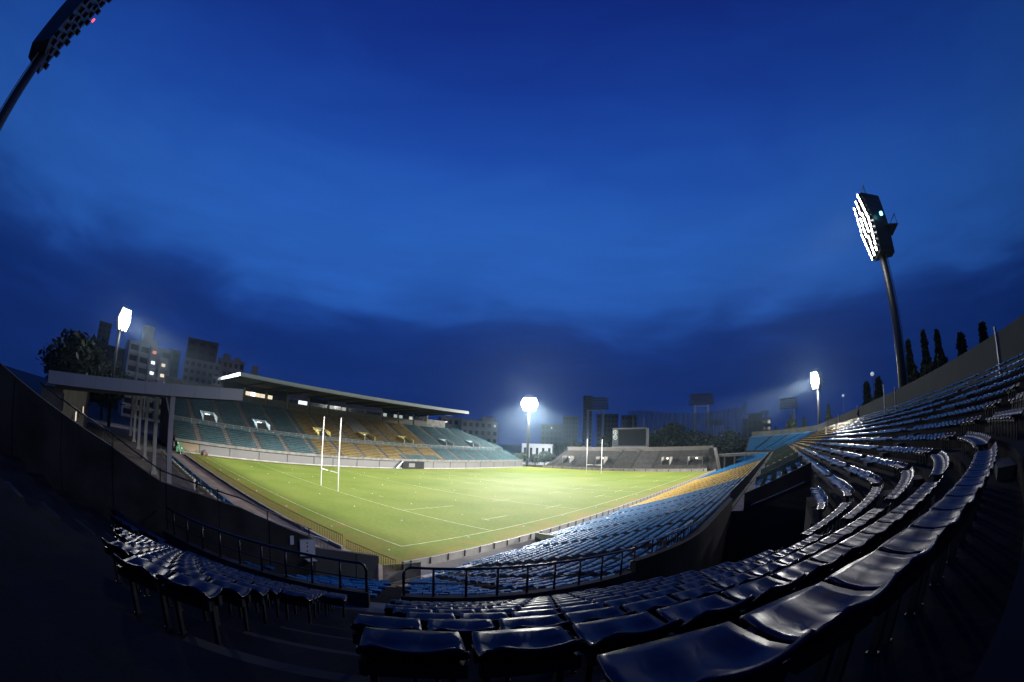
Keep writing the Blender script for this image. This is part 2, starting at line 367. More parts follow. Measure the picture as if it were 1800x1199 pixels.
# rear wall
bw = MB(); ss = span(s_end_up(up_off(NU, -60))+2, SF-s_end_up(up_off(NU, -60))-2); f = lambda s: up_off(NU, s)+1.4
strip(bw, ss, lambda s: P(s, f(s), 0), lambda s: P(s, f(s), 13.85)); strip(bw, ss, lambda s: P(s, f(s), 13.85), lambda s: P(s, f(s)+.3, 13.85)); strip(bw, ss, lambda s: P(s, f(s)+.3, 0), lambda s: P(s, f(s)+.3, 13.85))
obj('rear_wall', bw, mat('rear_wall_concrete', (.075, .078, .065), .85, .2, .3, .3, .15, 6), stand)
# rear-wall posts
for s in np.arange(3, 130, 26.0): obj('wall_post', MB().box(OX+s-.06, OX+s+.06, -26-up_off(NU, s)-1.39, -26-up_off(NU, s)-1.25, zt, 14.2), M_galv, stand)
# entrance cuttings
for k, (a, b) in enumerate(VOMS):
    for q, s in ((0, a), (1, b)):
        x0 = OX+s-(.22 if q == 0 else 0)
        prof = []
        for off in (.95, 1.3, 5.45): prof.append((x0, -26-off, 6.80+.395*(off-1.3)))
        prof = [(x0, -26.95, 5.5)]+prof+[(x0, -31.45, 5.5)]
        if k == 0 and q == 0: continue
        if k == 0: prof[0] = (x0, -26.95, 2.4); prof[-1] = (x0, -31.45, 2.4)
        obj('entrance_wall', MB().extrude(prof, (.22, 0, 0)), M_green if k else MATS['shade_dark_concrete'], stand)  # nearest wall takes the shade-darkened colour, the others stay green
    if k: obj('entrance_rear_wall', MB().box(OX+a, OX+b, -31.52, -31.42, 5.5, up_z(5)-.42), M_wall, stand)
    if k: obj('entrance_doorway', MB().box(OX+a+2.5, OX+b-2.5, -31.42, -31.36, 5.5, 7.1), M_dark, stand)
    x = OX+b-.07
    obj('handrail', MB().tube([(x, -27.4, 5.85), (x, -27.5, 5.92), (x, -31.0, 7.2)], .035, 8), M_galv, stand)
    # short stepped rails on the wall head
    for q in range(3):
        y0 = -26.9-q*1.3; z0 = 6.75+.395*(q*1.3)
        obj('wall_head_rail', MB().tube([(OX+b+.1, y0, z0), (OX+b+.1, y0, z0+.45), (OX+b+.1, y0-1.1, z0+.85), (OX+b+.1, y0-1.1, z0+.4)], .022, 6), M_pipe, stand)
# gangway parapet, railings
pp = MB(); s0, s1 = -20.0, SF+66
ss = span(s0, s1)
def kerb(mb, ss, z0, z1, o=-.12, th=.24):
    strip(mb, ss, lambda s: P(s, o, z0), lambda s: P(s, o, z1)); strip(mb, ss, lambda s: P(s, o, z1), lambda s: P(s, o+th, z1)); strip(mb, ss, lambda s: P(s, o+th, z1), lambda s: P(s, o+th, z0))
    for s in (ss[0], ss[-1]): mb.quad(P(s, o, z0), P(s, o+th, z0), P(s, o+th, z1), P(s, o, z1))
kp = MB(); kerb(kp, span(-20, 10), 5.45, 6.28); obj('stairwell_parapet', kp, MATS['shade_dark_concrete'], stand); kerb(pp, span(10, SF+66), 5.45, 5.62)  # parapet by the stairwell coloured near-black to stand for shade
AI = (-44.6, -42.1)
kerb(pp, span(AI[1], -20), 5.45, 5.92); kerb(pp, span(s_end_up(0)+.3, AI[0]), 5.45, 5.92)
obj('parapet', pp, M_wall, stand)
def pipe_rail(name, label, sa, sb, step, bend_a, bend_b):
    t = thing(name, P(sa, 0, 5.92), label, 'railing')
    pts = [P(s, 0, 6.7) for s in np.linspace(sa, sb, max(8, int(abs(sb-sa)/1.2)))]
    if bend_a: pts = [P(sa, 0, 5.92), P(sa, 0, 6.52), P(sa+.16*np.sign(sb-sa), 0, 6.65)]+[P(sa+.5*np.sign(sb-sa), 0, 6.7)]+pts[1:]
    obj('top_rail', MB().tube(pts, .036, 10), M_pipe, t, True)
    obj('middle_rail', MB().tube([P(s, 0, 6.28) for s in np.linspace(sa, sb, 24)], .018, 6), M_pipe, t, True)
    for s in np.arange(sa+step*np.sign(sb-sa)*.9, sb, step*np.sign(sb-sa)):
        obj('post', MB().tube([P(s, 0, 5.9), P(s, 0, 6.69)], .034, 8), M_pipe, t, True)
    return t
pipe_rail('pipe_railing', 'black pipe railing on the gangway parapet to the right of the stair aisle', AI[1]+.2, -20, 2.55, True, False)
pipe_rail('pipe_railing', 'black pipe railing on the gangway parapet to the left of the stair aisle', AI[0]-.2, s_end_up(0)+.6, 2.35, True, False)
br = thing('bar_railing', P(.5, 0, 6.28), 'railing of thin upright bars between lower seats and gangway, running along the stand', 'railing')
obj('top_rail', MB().tube([P(s, -.05, 6.75) for s in span(-16, SF+10)], .028, 8), M_pipe, br)
obj('bottom_rail', MB().tube([P(s, -.05, 6.36) for s in span(-16, 10)], .02, 6), M_pipe, br)
obj('bottom_rail', MB().tube([P(s, -.05, 5.72) for s in span(10, SF+10)], .02, 6), M_pipe, br)
bar = MB().box(-.012, .012, -.012, .012, 5.7, 6.75).mesh('bar', M_pipe); bars = MB().box(-.012, .012, -.012, .012, 6.36, 6.75).mesh('bar', M_pipe)
for s in np.arange(10, 42, .22): inst('bar', bar, P(s, -.05), br)
for s in np.arange(-15.8, 10, .8 ): inst('bar', bars, P(s, -.05), br, R(ang(s)))
fb = MB()
for s in np.arange(42, SF, .3): x, y, _ = P(s, -.05); fb.box(x-.012, x+.012, y-.012, y+.012, 5.7, 6.75)
obj('far_bars', fb, M_pipe, br, kind='stuff')
for s in (13, 17.5, 22, 27, 32, 37): # sloping tube ends that shine along the fence
    obj('brace', MB().tube([P(s, -.07, 6.78), P(s+1.6, -.07, 6.80)], .035, 8), M_galv, br)
for s in (-18.2, -11.5, -5.5):
    obj('sloping_handrail', MB().tube([P(s, -.5, 6.6), P(s+4.2, -.52, 6.62)], .035, 8), M_galv, br)
    for q in (.4, 3.8): obj('post', MB().tube([P(s+q, -.5, 5.2), P(s+q, -.51, 6.6)], .03, 8), M_pipe, br)

# aisles and their half steps
def aisles_straight(): return [2.0+7.9*k for k in range(17)]
UA = [(-43.35, 1.25), (-27.2, 1.25), (-14.8, 1.25), (-58.5, 1.2)]
def in_aisle(s, r):
    if s < 0: return any(abs(s-c) < h for c, h in UA)
    if s <= SF: return any(abs(s-c) < .5 for c in aisles_straight())
    return any(abs(s-SF-c) < 1.2 for c in (15, 28, 43, 58))
st_ = MB()
for j in range(NU-1):
    z0 = up_z(j)-.42
    for c, h in UA+[(c, .5) for c in aisles_straight()]:
        if j < 5 and (-28.6 < c < 10 or any(a-.5 < c < b+.5 for a, b in VOMS)): continue
        if c < s_end_up(up_off(j, c))+2 or (j >= 8 and c < -40): continue
        a, b = (c-h, c+h); o1 = up_off(j+1, c)-.13
        pa, pb, pc, pd = P(a, o1-.34), P(b, o1-.34), P(b, o1), P(a, o1)
        n = len(st_.v)
        for z in (z0+.003, z0+.17): st_.v += [(q[0], q[1], z) for q in (pa, pb, pc, pd)]
        st_.f += [tuple(n+i for i in q) for q in ((4, 5, 6, 7), (0, 1, 5, 4), (1, 2, 6, 5), (3, 0, 4, 7))]
obj('aisle_steps', st_, mat('aisle_step_concrete', (.034, .034, .034), .8, .2, .25, 1.5), stand, kind='stuff')

# ---- seats
prof = [(0, -.055), (.0, -.02), (.014, 0), (.06, .006), (.13, -.006), (.21, -.010), (.28, .000), (.325, .018), (.355, .044), (.374, .070), (.382, .088)]
hw = [.140, .160, .175, .192, .201, .203, .203, .202, .199, .192, .176]
def seat_shell():
    m = MB(); nx = 13; nv = len(prof); V = np.zeros((nv, nx, 3))
    for a, (y, z) in enumerate(prof):
        for b in range(nx):
            x = (b/(nx-1)*2-1)
            zz = z
            if 2 < a < 8: zz += .013*abs(x)**4-.013*math.sin(math.pi*min(1, abs(x)*1.15))**2*(1-abs(a-5)/3.5)
            if a >= 8: zz += .030*x*x-.034*abs(x)**8*(a-7)/3
            yy = y-(.02*x*x if a >= 7 else 0)+(.012*x*x if a < 3 else 0)
            V[a, b] = (x*hw[a], yy, zz)
    T = .014
    def nrm(a, b):
        d1 = V[min(a+1, nv-1), b]-V[max(a-1, 0), b]; d2 = V[a, min(b+1, nx-1)]-V[a, max(b-1, 0)]
        n = np.cross(d1, d2); return n/(np.linalg.norm(n)+1e-9)
    B = np.array([[V[a, b]+nrm(a, b)*T for b in range(nx)] for a in range(nv)])
    if B[4, 6, 2] > V[4, 6, 2]: B = 2*V-B
    m.v = [tuple(p) for p in V.reshape(-1, 3)]+[tuple(p) for p in B.reshape(-1, 3)]; k = nv*nx; I = lambda a, b: a*nx+b
    for a in range(nv-1):
        for b in range(nx-1):
            m.f.append((I(a, b), I(a, b+1), I(a+1, b+1), I(a+1, b))); m.f.append((k+I(a, b), k+I(a+1, b), k+I(a+1, b+1), k+I(a, b+1)))
    for a in range(nv-1):
        m.f.append((I(a, 0), I(a+1, 0), k+I(a+1, 0), k+I(a, 0))); m.f.append((I(a, nx-1), k+I(a, nx-1), k+I(a+1, nx-1), I(a+1, nx-1)))
    for b in range(nx-1):
        m.f.append((I(0, b), k+I(0, b), k+I(0, b+1), I(0, b+1))); m.f.append((I(nv-1, b), I(nv-1, b+1), k+I(nv-1, b+1), k+I(nv-1, b)))
    return m.mesh('shell', M_seat_shade, True)
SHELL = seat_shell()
bm_ = MB(); bm_.box(-.2, .2, .10, .15, -.10, -.03); bm_.box(-.2, .2, .26, .30, -.09, -.02); bm_.box(-.17, -.14, .16, .20, -.42, -.06); bm_.box(.14, .17, .16, .20, -.42, -.06); bm_.box(-.175, -.135, .15, .21, -.42, -.41); bm_.box(.135, .175, .15, .21, -.42, -.41)
BRACKET = bm_.mesh('bracket', M_steel)
PITCHS = .445
seats = []           # (x, y, z, rot, colour, row, s, tier)
def arc_positions(s0, s1, r):
    step = PITCHS if s0 >= 0 and s1 <= SF else math.degrees(PITCHS/max(r, .6))
    n = int((s1-s0)/step); return [s0+step*(i+.5) for i in range(n)]
def colour(s, far=False):
    x = OX+s
    return 'yellow' if 24 < x < 76 else 'blue'
for j in range(NU):
    o = up_off(j, -40)
    for a, b in ((s_end_up(o)+.8, 0), (0, SF), (SF, SF-s_end_up(o)-1)):
        for s in arc_positions(a, b, RF+o+.2):
            off = up_off(j, s); r = RF+off
            if in_aisle(s, r): continue
            if j < 5 and any(q-.25 < s < w_+.45 for q, w_ in VOMS): continue
            if j < 5 and -28.4 < s < (9.95 if j < 4 else -14): continue
            if j >= 10 and s < -24: continue
            if j == 9 and -44.6 < s < -40.75: continue
            if j >= 8 and s < -44.6: continue
            if s < -44 and P(s, off)[0] < -37.95-.1*max(0, j-4): continue
            x, y, _ = P(s, off); seats.append((x, y, up_z(j), R(ang(s)-90), colour(s), j, s, 'u'))
for i in range(24):
    o = lo_off(i)
    rng = ((18.3, SF),) if i < 4 else ((s_end_lo(o)+1.0, 0), (0, SF), (SF, SF+(64 if i > 12 else 40)))
    for a, b in rng:
        for s in arc_positions(a, b, RF+o+.2):
            if RF+o < 3 and s < 0: continue
            if s < 0 and any(abs(s-c) < h*20/max(4, RF+o) for c, h in UA): continue
            if 0 <= s <= SF and in_aisle(s, 0): continue
            x, y, _ = P(s, o); seats.append((x, y, lo_z(i), R(ang(s)-90), colour(s), i, s, 'l'))
def view_xy(x, y, z):
    d = Vector((x, y, z))-CAM; a, b, c = d.dot(r2), d.dot(u2), d.dot(fw); rr = math.hypot(a, b); th = math.atan2(rr, c)
    q = 2*774.522*math.sin(th/2)/max(rr, 1e-6); return 900+q*a, 600-q*b, d.length
cand = []
for k, sT in enumerate(seats):
    if sT[7] != 'u' or sT[6] > 4: continue
    u, v, d = view_xy(sT[0], sT[1], sT[2]+.05)
    if -10 < u < 1810 and v < 1230: cand.append((d, k))
cand.sort(); near = set(k for d, k in cand[:300])
# order along each row, counted from the stair aisle
rows = {}
for k in near: rows.setdefault((seats[k][5], seats[k][6] > -43.3), []).append(k)
for (j, right), ks in rows.items():
    allk = [k for k, q in enumerate(seats) if q[7] == 'u' and q[5] == j and (q[6] > -43.3) == right]
    allk.sort(key=lambda k: seats[k][6] if right else -seats[k][6])
    pos = {k: n for n, k in enumerate(allk)}
    for k in ks:
        x, y, z, rz, c, _, s, _ = seats[k]
        e = thing('stadium_seat', (x, y, z), f"glossy blue plastic seat darkened as in shade, {ordn(pos[k])} {'right' if right else 'left'} of the stair aisle, {ordn(j)} row above the pipe railing", 'seat', 'navy seats in the near corner of the upper tier')
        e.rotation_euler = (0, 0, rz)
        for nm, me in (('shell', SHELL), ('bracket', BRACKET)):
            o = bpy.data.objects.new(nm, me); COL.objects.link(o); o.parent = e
LP = np.array([(0, -.05), (.012, .006), (.15, -.012), (.28, -.022), (.362, .062), (.380, .090), (.396, .078), (.36, -.03)])
def seat_mass(name, lst, m, label, half=.205, pr=LP, lip=None):
    if not lst: return
    A = np.array([(q[0], q[1], q[2], q[3]) for q in lst]); n = len(A); k = len(pr)
    hwid = np.array([half]*(k-3)+[half*.86, half*.86, half])
    lx = np.stack([-hwid, 0*hwid, hwid], 1)                       # k,3
    ly = np.repeat(pr[:, :1], 3, 1); lz = np.repeat(pr[:, 1:], 3, 1).copy(); lz[2:4, 1] -= .016; lz[4:7, 1] -= .012; ly = ly.copy(); ly[:2, 1] -= .012
    jit = RNG.normal(0, .010, (n, 1, 1)); pit = RNG.normal(0, .055, (n, 1, 1)); rol = RNG.normal(0, .03, (n, 1, 1))
    c, s = np.cos(A[:, 3])[:, None, None], np.sin(A[:, 3])[:, None, None]
    X = A[:, 0][:, None, None]+c*lx-s*(ly+jit); Y = A[:, 1][:, None, None]+s*lx+c*(ly+jit); Zz = A[:, 2][:, None, None]+lz+pit*(ly-.2)+rol*lx+0*c
    V = np.stack([X, Y, Zz], -1).reshape(-1, 3)
    q = []
    for a in range(k-1):
        for b in (0, 1): q.append((3*a+b, 3*a+b+1, 3*a+b+4, 3*a+b+3))
    F = (np.array(q)[None]+(np.arange(n)*3*k)[:, None, None]).reshape(-1, 4)
    me = bpy.data.meshes.new(name); me.vertices.add(len(V)); me.vertices.foreach_set('co', V.ravel())
    me.loops.add(F.size); me.loops.foreach_set('vertex_index', F.ravel().astype(np.int32))
    me.polygons.add(len(F)); me.polygons.foreach_set('loop_start', np.arange(0, F.size, 4, dtype=np.int32)); me.polygons.foreach_set('loop_total', np.full(len(F), 4, dtype=np.int32))
    me.update(calc_edges=True); me.validate(); me.materials.append(m)
    if lip is not None:
        me.materials.append(lip); me.polygons.foreach_set('material_index', np.tile(np.repeat((np.arange(k-1) >= 4).astype(np.int32), 2), n))
    return props(link(bpy.data.objects.new(name, me)), label, 'seats', None, 'stuff')
rest = [q for k, q in enumerate(seats) if k not in near]
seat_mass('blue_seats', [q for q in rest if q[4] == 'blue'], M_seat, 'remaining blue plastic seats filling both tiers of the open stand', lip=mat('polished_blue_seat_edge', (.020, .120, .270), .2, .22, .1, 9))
seat_mass('yellow_seats', [q for q in rest if q[4] == 'yellow'], M_seatY, 'yellow plastic seats in the middle blocks of the open stand', lip=mat('polished_yellow_seat_edge', (.50, .335, .065), .2, .25, .1, 9))

# painted row numbers and worn marks on the bare steps left of the camera
def seg_digit(mb, s, off, z, h, dig):
    S = {'7': 'abc', '2': 'abged', '8': 'abcdefg', '6': 'afgedc', '9': 'abfgc', '3': 'abgcd', '1': 'bc', '5': 'afgcd', '0': 'abcdef', '4': 'fgbc'}[dig]
    w_ = h*.55; t = h*.12
    B = {'a': (0, h-t, w_, h), 'd': (0, 0, w_, t), 'g': (0, h/2-t/2, w_, h/2+t/2), 'f': (0, h/2, t, h), 'b': (w_-t, h/2, w_, h), 'e': (0, 0, t, h/2), 'c': (w_-t, 0, w_, h/2)}
    r = RF+off
    for k in S:
        x0, y0, x1, y1 = B[k]; q = []
        for (x, y) in ((x0, y0), (x1, y0), (x1, y1), (x0, y1)): q.append(P(s+math.degrees(x/r), off+.04-y+h, z))
        mb.poly(q)
for j, txt in ((10, '28'), (11, '27'), (12, '26'), (13, '25')):
    for n_, ch in enumerate(txt):
        nm = MB(); seg_digit(nm, -49.6-.15*(j-10)+n_*.5, up_off(j, -48)+.3, up_z(j)-.42+.004, .2, ch)
        obj('painted_digit', nm, mat('faded_yellow_paint', (.30, .27, .19), .8, .2, .5, 30, col2=(.08, .075, .06)), stand)

# ------------------------------------------------------------------ end wall of the corner stand and things on it
ew = thing('end_wall', (-33, -14.4, 0), 'tall stained concrete wall closing the left end of the corner stand', 'wall')
def wall_y(name, pts, y0, th, m, parent):
    xs_ = np.arange(pts[0][0], pts[-1][0]-.3, 2.0).tolist()+[pts[-1][0]]; px_ = [p_[0] for p_ in pts]; pz_ = [p_[1] for p_ in pts]
    obj('wall_core', MB().extrude([(px_[0]+.02, y0+.06, 0)]+[(x, y0+.06, z-.03) for x, z in zip([px_[0]+.02]+px_[1:-1]+[px_[-1]-.02], pz_)]+[(px_[-1]-.02, y0+.06, 0)], (0, th-.12, 0)), m, parent)
    for n_, (a, b) in enumerate(zip(xs_[:-1], xs_[1:])):
        a2, b2 = a+.012, b-.012; dy = .012*((n_*7) % 3)
        top = [(x, y0-dy, float(np.interp(x, px_, pz_))) for x in [a2]+[x for x in px_ if a2 < x < b2]+[b2]]
        obj(name, MB().extrude([(a2, y0-dy, 0)]+top+[(b2, y0-dy, 0)], (0, th, 0)), m, parent)
wall_y('wall_panel', [(-46, 11.0), (-42, 9.7), (-38.06, 8.37), (-36.2, 7.49), (-34.88, 7.24), (-33.1, 6.81), (-30.9, 5.95), (-30.0, 5.62)], -14.45, .3, M_wall, ew)
wall_y('low_wall_panel', [(-30.0, 5.25), (-28.8, 5.02), (-26.8, 4.60)], -14.40, .26, mat('light_toned_wall', (.12, .12, .117), .85, .2, .25, .4), ew)  # paler copy of the wall colour stands in for light on this face
obj('handrail', MB().tube([(-41, -14.3, 9.75), (-38.06, -14.3, 8.75), (-36.2, -14.3, 7.85), (-33.1, -14.3, 7.15), (-30.1, -14.3, 6.0)], .03, 6), M_pipe, ew)
for x, z in ((-40, 9.2), (-38, 8.3), (-36.2, 7.5), (-34, 7.0), (-32, 6.4), (-30.2, 5.6)): obj('post', MB().tube([(x, -14.3, z-.1), (x, -14.3, z+.42)], .025, 6), M_pipe, ew)
nb = thing('notice_board', (-30.4, -14.5, 5.0), 'white notice board fixed at the end of the stained wall', 'notice board')
obj('board', MB().box(-30.72, -30.06, -14.52, -14.47, 4.98, 5.62), M_white, nb)
obj('frame', MB().box(-30.75, -30.03, -14.50, -14.46, 4.95, 5.66), M_galv, nb)
for z in (5.17, 5.35, 5.5): obj('printed_mark', MB().box(-30.43, -30.38, -14.525, -14.519, z-.03, z+.03), M_steel, nb)
obj('ledge', MB().box(-30.5, -30.1, -14.75, -14.46, 4.80, 4.83), M_white, nb)
obj('notice_sheet', MB().box(-31.14, -30.98, -14.49, -14.46, 5.45, 5.80), M_white, label='small white paper notice beside the notice board on the wall', cat='notice')
cf = thing('corner_bar_fence', (-26.6, -14.4, 3.4), 'dark bar fence closing the lower tier beside the end wall', 'fence')
A0, A1 = np.array((-26.7, -14.6)), np.array((-20.4, -10.3))
for dz in (1.05, .1):
    obj('rail', MB().tube([(*(A0+(A1-A0)*t), 3.15-1.9*t+dz) for t in np.linspace(0, 1, 6)], .025, 6), M_pipe, cf)
for t in np.linspace(0, 1, 44): q = A0+(A1-A0)*t; obj('bar', MB().box(q[0]-.012, q[0]+.012, q[1]-.012, q[1]+.012, 3.0-1.9*t, 4.2-1.9*t), M_pipe, cf)

# ------------------------------------------------------------------ front wall, gutter path and barrier of the open stand
fwall = thing('touchline_wall', (50, -5.4, 0), 'low pale concrete wall along the right touchline with dark pegs', 'wall')
nseg = 34
for k in range(nseg):
    x0 = -17.6+k*4.0; obj('wall_panel', MB().box(x0+.01, x0+3.99, -5.55, -5.33, 0, .62), M_pale, fwall)
for k in range(68):
    x = -16.9+k*2.0; obj('peg', MB().box(x-.05, x+.05, -5.62, -5.55, .1, .66), M_steel, fwall)
sheet('gutter_path', -19.5, 120, -9.9, -5.55, .006, mat('grey_gutter', (.22, .21, .21), .8, .3, .2, .4))
ba = thing('front_barrier', (-10, -9.7, 0), 'white topped low barrier in front of the nearest lower seats', 'barrier')
obj('barrier_wall', MB().box(-19.6, -1.0, -9.78, -9.6, 0, .95), M_pale, ba)
obj('barrier_coping', MB().box(-19.7, -.9, -9.86, -9.52, .95, 1.02), M_white, ba)
obj('return_wall', MB().box(-1.1, -.9, -9.6, -6.2, 0, .9), M_green, ba)

# ------------------------------------------------------------------ roofed main stand
ms = thing('main_stand', (50, 73, 0), 'roofed main stand along the far touchline with teal and ochre seats', 'grandstand')
MX0, MX1 = -20.0, 113.5
msz = lambda y: 3.0+.5*(y-73)
YA = 81.2                                  # cross gangway
mrows = [73.3+.8*k for k in range(10)]+[82.9+.8*k for k in range(18)]
mt = MB(); pz = 2.6; py = 72.6
for y in mrows:
    z = msz(y)-.42; x1 = MX1-max(0, (y-84))*1.05
    mt.quad((MX0, y-.12, pz), (x1, y-.12, pz), (x1, y-.12, z), (MX0, y-.12, z)); ny = y+.68 if y != mrows[9] else 82.78
    mt.quad((MX0, y-.12, z), (x1, y-.12, z), (x1, ny, z), (MX0, ny, z)); pz = z
    mt.poly([(x1, y-.12, 0), (x1, ny, 0), (x1, ny, z), (x1, y-.12, z)])
mt.quad((MX0, 97.18, pz), (MX1-14, 97.18, pz), (MX1-14, 101, pz), (MX0, 101, pz))
obj('terrace', mt, mat('main_stand_terrace', (.065, .063, .060), .9, .1, .3, .8), ms)
obj('gangway_wall', MB().box(MX0, 108, 82.55, 82.75, 6.4, 7.55), mat('teal_grey_wall', (.10, .125, .125), .8, .2, .15, .5), ms)
obj('gangway_rail', MB().tube([(MX0, 81.3, 7.55), (108, 81.3, 7.55)], .04, 6), M_galv, ms)
for x in np.arange(-19, 108, 2.4): obj('gangway_rail_post', MB().box(x-.025, x+.025, 81.28, 81.32, 6.6, 7.55), M_galv, ms)
obj('front_slab', MB().box(MX0, MX1, 72.35, 73.2, 2.35, 2.95), M_conc, ms)
obj('front_recess', MB().box(MX0, MX1, 72.9, 73.1, 0, 2.35), M_conc, ms)
px = MX0+.4; k = 0
while px < MX1-2:
    wd = 8.0 if k % 5 else 6.0
    if not (44 < px < 49): obj('front_panel', MB().box(px+.08, min(px+wd, MX1)-.08, 72.6, 72.7, .35, 2.15), M_offw if k else mat('tan_panel', (.19, .15, .10), .7, .3, .1, .5), ms)
    obj('panel_post', MB().box(px-.07, px+.07, 72.5, 72.75, 0, 2.35), M_steel, ms)
    px += wd; k += 1
obj('front_kerb', MB().box(MX0, MX1, 72.3, 72.75, 0, .3), M_pale, ms)
obj('front_rail', MB().tube([(MX0, 72.5, 2.28), (MX1, 72.5, 2.28)], .05, 6), M_steel, ms)
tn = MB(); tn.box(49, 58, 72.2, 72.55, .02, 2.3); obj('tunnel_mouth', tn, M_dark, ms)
obj('tunnel_stair', MB().extrude([(46.0, 72.2, .2), (46.6, 72.2, .2), (49, 72.2, 2.3), (48.4, 72.2, 2.3)], (0, -.5, 0)), M_galv, ms)
obj('tunnel_sign', MB().box(51.5, 54.0, 72.1, 72.18, .5, 1.7), M_offw, ms)
obj('end_wall', MB().extrude([(MX0-.35, 72.3, 0), (MX0-.35, 72.3, 1.4), (MX0-.35, 87.5, 9.9), (MX0-.35, 100, 15.8), (MX0-.35, 100, 0)], (.35, 0, 0)), M_pale, ms)
obj('far_end_wall', MB().box(MX1-.01, MX1+.3, 72.35, 84, 0, 3.3), M_pale, ms)
MA = [-13.5+8.2*k for k in range(16)]
for x in MA:
    a = MB(); b = MB()
    for y in mrows:
        if y > 84 and x > MX1-(y-84)*1.05-.5: continue
        z = msz(y)-.42; a.box(x-.55, x+.55, y+.25, y+.66, z+.004, z+.2)
    obj('stair_aisle', a, mat('aisle_grey', (.115, .11, .105), .85, .2, .15, 1), ms, kind='stuff')
mvom = [-8.6, 7.3, 27.2, 43.9, 60.3, 80.7, 95.9]
mseats = []
for y in mrows:
    x1 = MX1-max(0, (y-84))*1.05
    for x in np.arange(MX0+.6, x1-.3, .47):
        if any(abs(x-a) < .75 for a in MA): continue
        if 82 < y < 86.6 and any(abs(x-v) < 2.2 for v in mvom): continue
        if y > 86.6 and abs(x-44) < 4.2-.1*(y-86): continue
        inner = 20.8 < x < 68
        if inner and y < 74.9 and 50 < x < 66.5: inner = False
        mseats.append((x, y, msz(y), 0.0, 'o' if inner else 't'))
P2 = LP[[0, 1, 3, 5, 7]]
seat_mass('teal_seats', [q for q in mseats if q[4] == 't'], M_teal, 'teal plastic seats in the outer blocks of the roofed main stand', .21)
seat_mass('ochre_seats', [q for q in mseats if q[4] == 'o'], M_ochre, 'ochre plastic seats in the middle blocks of the roofed main stand', .21)
obj('centre_stair_block', MB().extrude([(40.6, 86.9, msz(86.9)-.3), (40.6, 97.1, msz(97.1)-.3), (40.6, 97.1, 7), (40.6, 86.9, 7)], (6.8, 0, 0)), M_conc, ms)
for k, x in enumerate(mvom):
    inn = 20.8 < x < 68
    mm = mat('vomitory_yellow', (.45, .38, .12), .7, .3, .1, 1) if inn else mat('vomitory_pale_blue', (.30, .40, .45), .7, .3, .1, 1)
    v = obj('vomitory', MB().extrude([(x-2.1, 82.7, 6.4), (x-2.1, 82.7, 8.9), (x-2.1, 86.9, 9.9), (x-2.1, 86.9, 6.4)], (.25, 0, 0)).extrude([(x+1.85, 82.7, 6.4), (x+1.85, 82.7, 8.9), (x+1.85, 86.9, 9.9), (x+1.85, 86.9, 6.4)], (.25, 0, 0)).box(x-1.85, x+1.85, 86.6, 86.9, 6.4, 9.9), mm, ms)
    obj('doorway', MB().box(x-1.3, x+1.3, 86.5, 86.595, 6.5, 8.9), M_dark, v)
    obj('lamp', MB().box(x-.75, x+.75, 86.35, 86.48, 8.95, 9.2), M_bulb if k < 4 else emat('dim_lamp', (1, .95, .85), 4), v)
    if k < 2: obj('exit_sign', MB().box(x+.5, x+1.2, 86.4, 86.49, 7.9, 8.2), emat('green_exit_sign', (.2, 1, .4), 5), v)
# roof
RX0, RX1 = -2.2, 86.3
rf = obj('roof', MB().extrude([(RX0, 79.7, 20.05), (RX0, 79.7, 20.95), (RX0, 101.5, 20.1), (RX0, 101.5, 19.5)], (RX1-RX0, 0, 0)), M_soffit, ms)
xe = np.linspace(RX0-.15, RX1+.15, 17)
for a, b in zip(xe[:-1], xe[1:]): obj('fascia_panel', MB().box(a+.015, b-.015, 79.4, 79.69, 20.0, 21.0), M_roofw, rf)
obj('gutter', MB().box(RX0-.15, RX1+.15, 79.2, 79.39, 19.95, 20.12), M_galv, rf)
for x in (RX0-.16, RX1+.01): obj('side_fascia', MB().extrude([(x, 79.69, 20.03), (x, 79.69, 20.99), (x, 101.6, 20.16), (x, 101.6, 19.3)], (.15, 0, 0)), mat('side_fascia_grey', (.26, .28, .32), .6, .3, .05, .5), rf)
obj('roof_cover', MB().extrude([(RX0, 79.7, 20.96), (RX0, 79.7, 21.0), (RX0, 101.5, 20.16), (RX0, 101.5, 20.11)], (RX1-RX0, 0, 0)), M_galv, rf)
for k, x in enumerate(np.linspace(RX0+1, RX1-1, 12)):
    obj('roof_beam', MB().extrude([(x-.2, 80.5, 19.75), (x-.2, 80.5, 19.98), (x-.2, 100.9, 19.48), (x-.2, 100.9, 19.0)], (.4, 0, 0)), M_soffit, rf)
    obj('light_batten', MB().box(x+1.2, x+6.0, 93.0, 93.2, 19.55, 19.66), M_offw, rf)
    obj('column', MB().box(x-.35, x+.35, 100.4, 101.1, 14.5, 19.45), M_conc, ms)
M_purple = mat('purple_blind', (.14, .10, .34), .7, .3, .1, 2)
xs = np.linspace(RX0+1, RX1-1, 12)
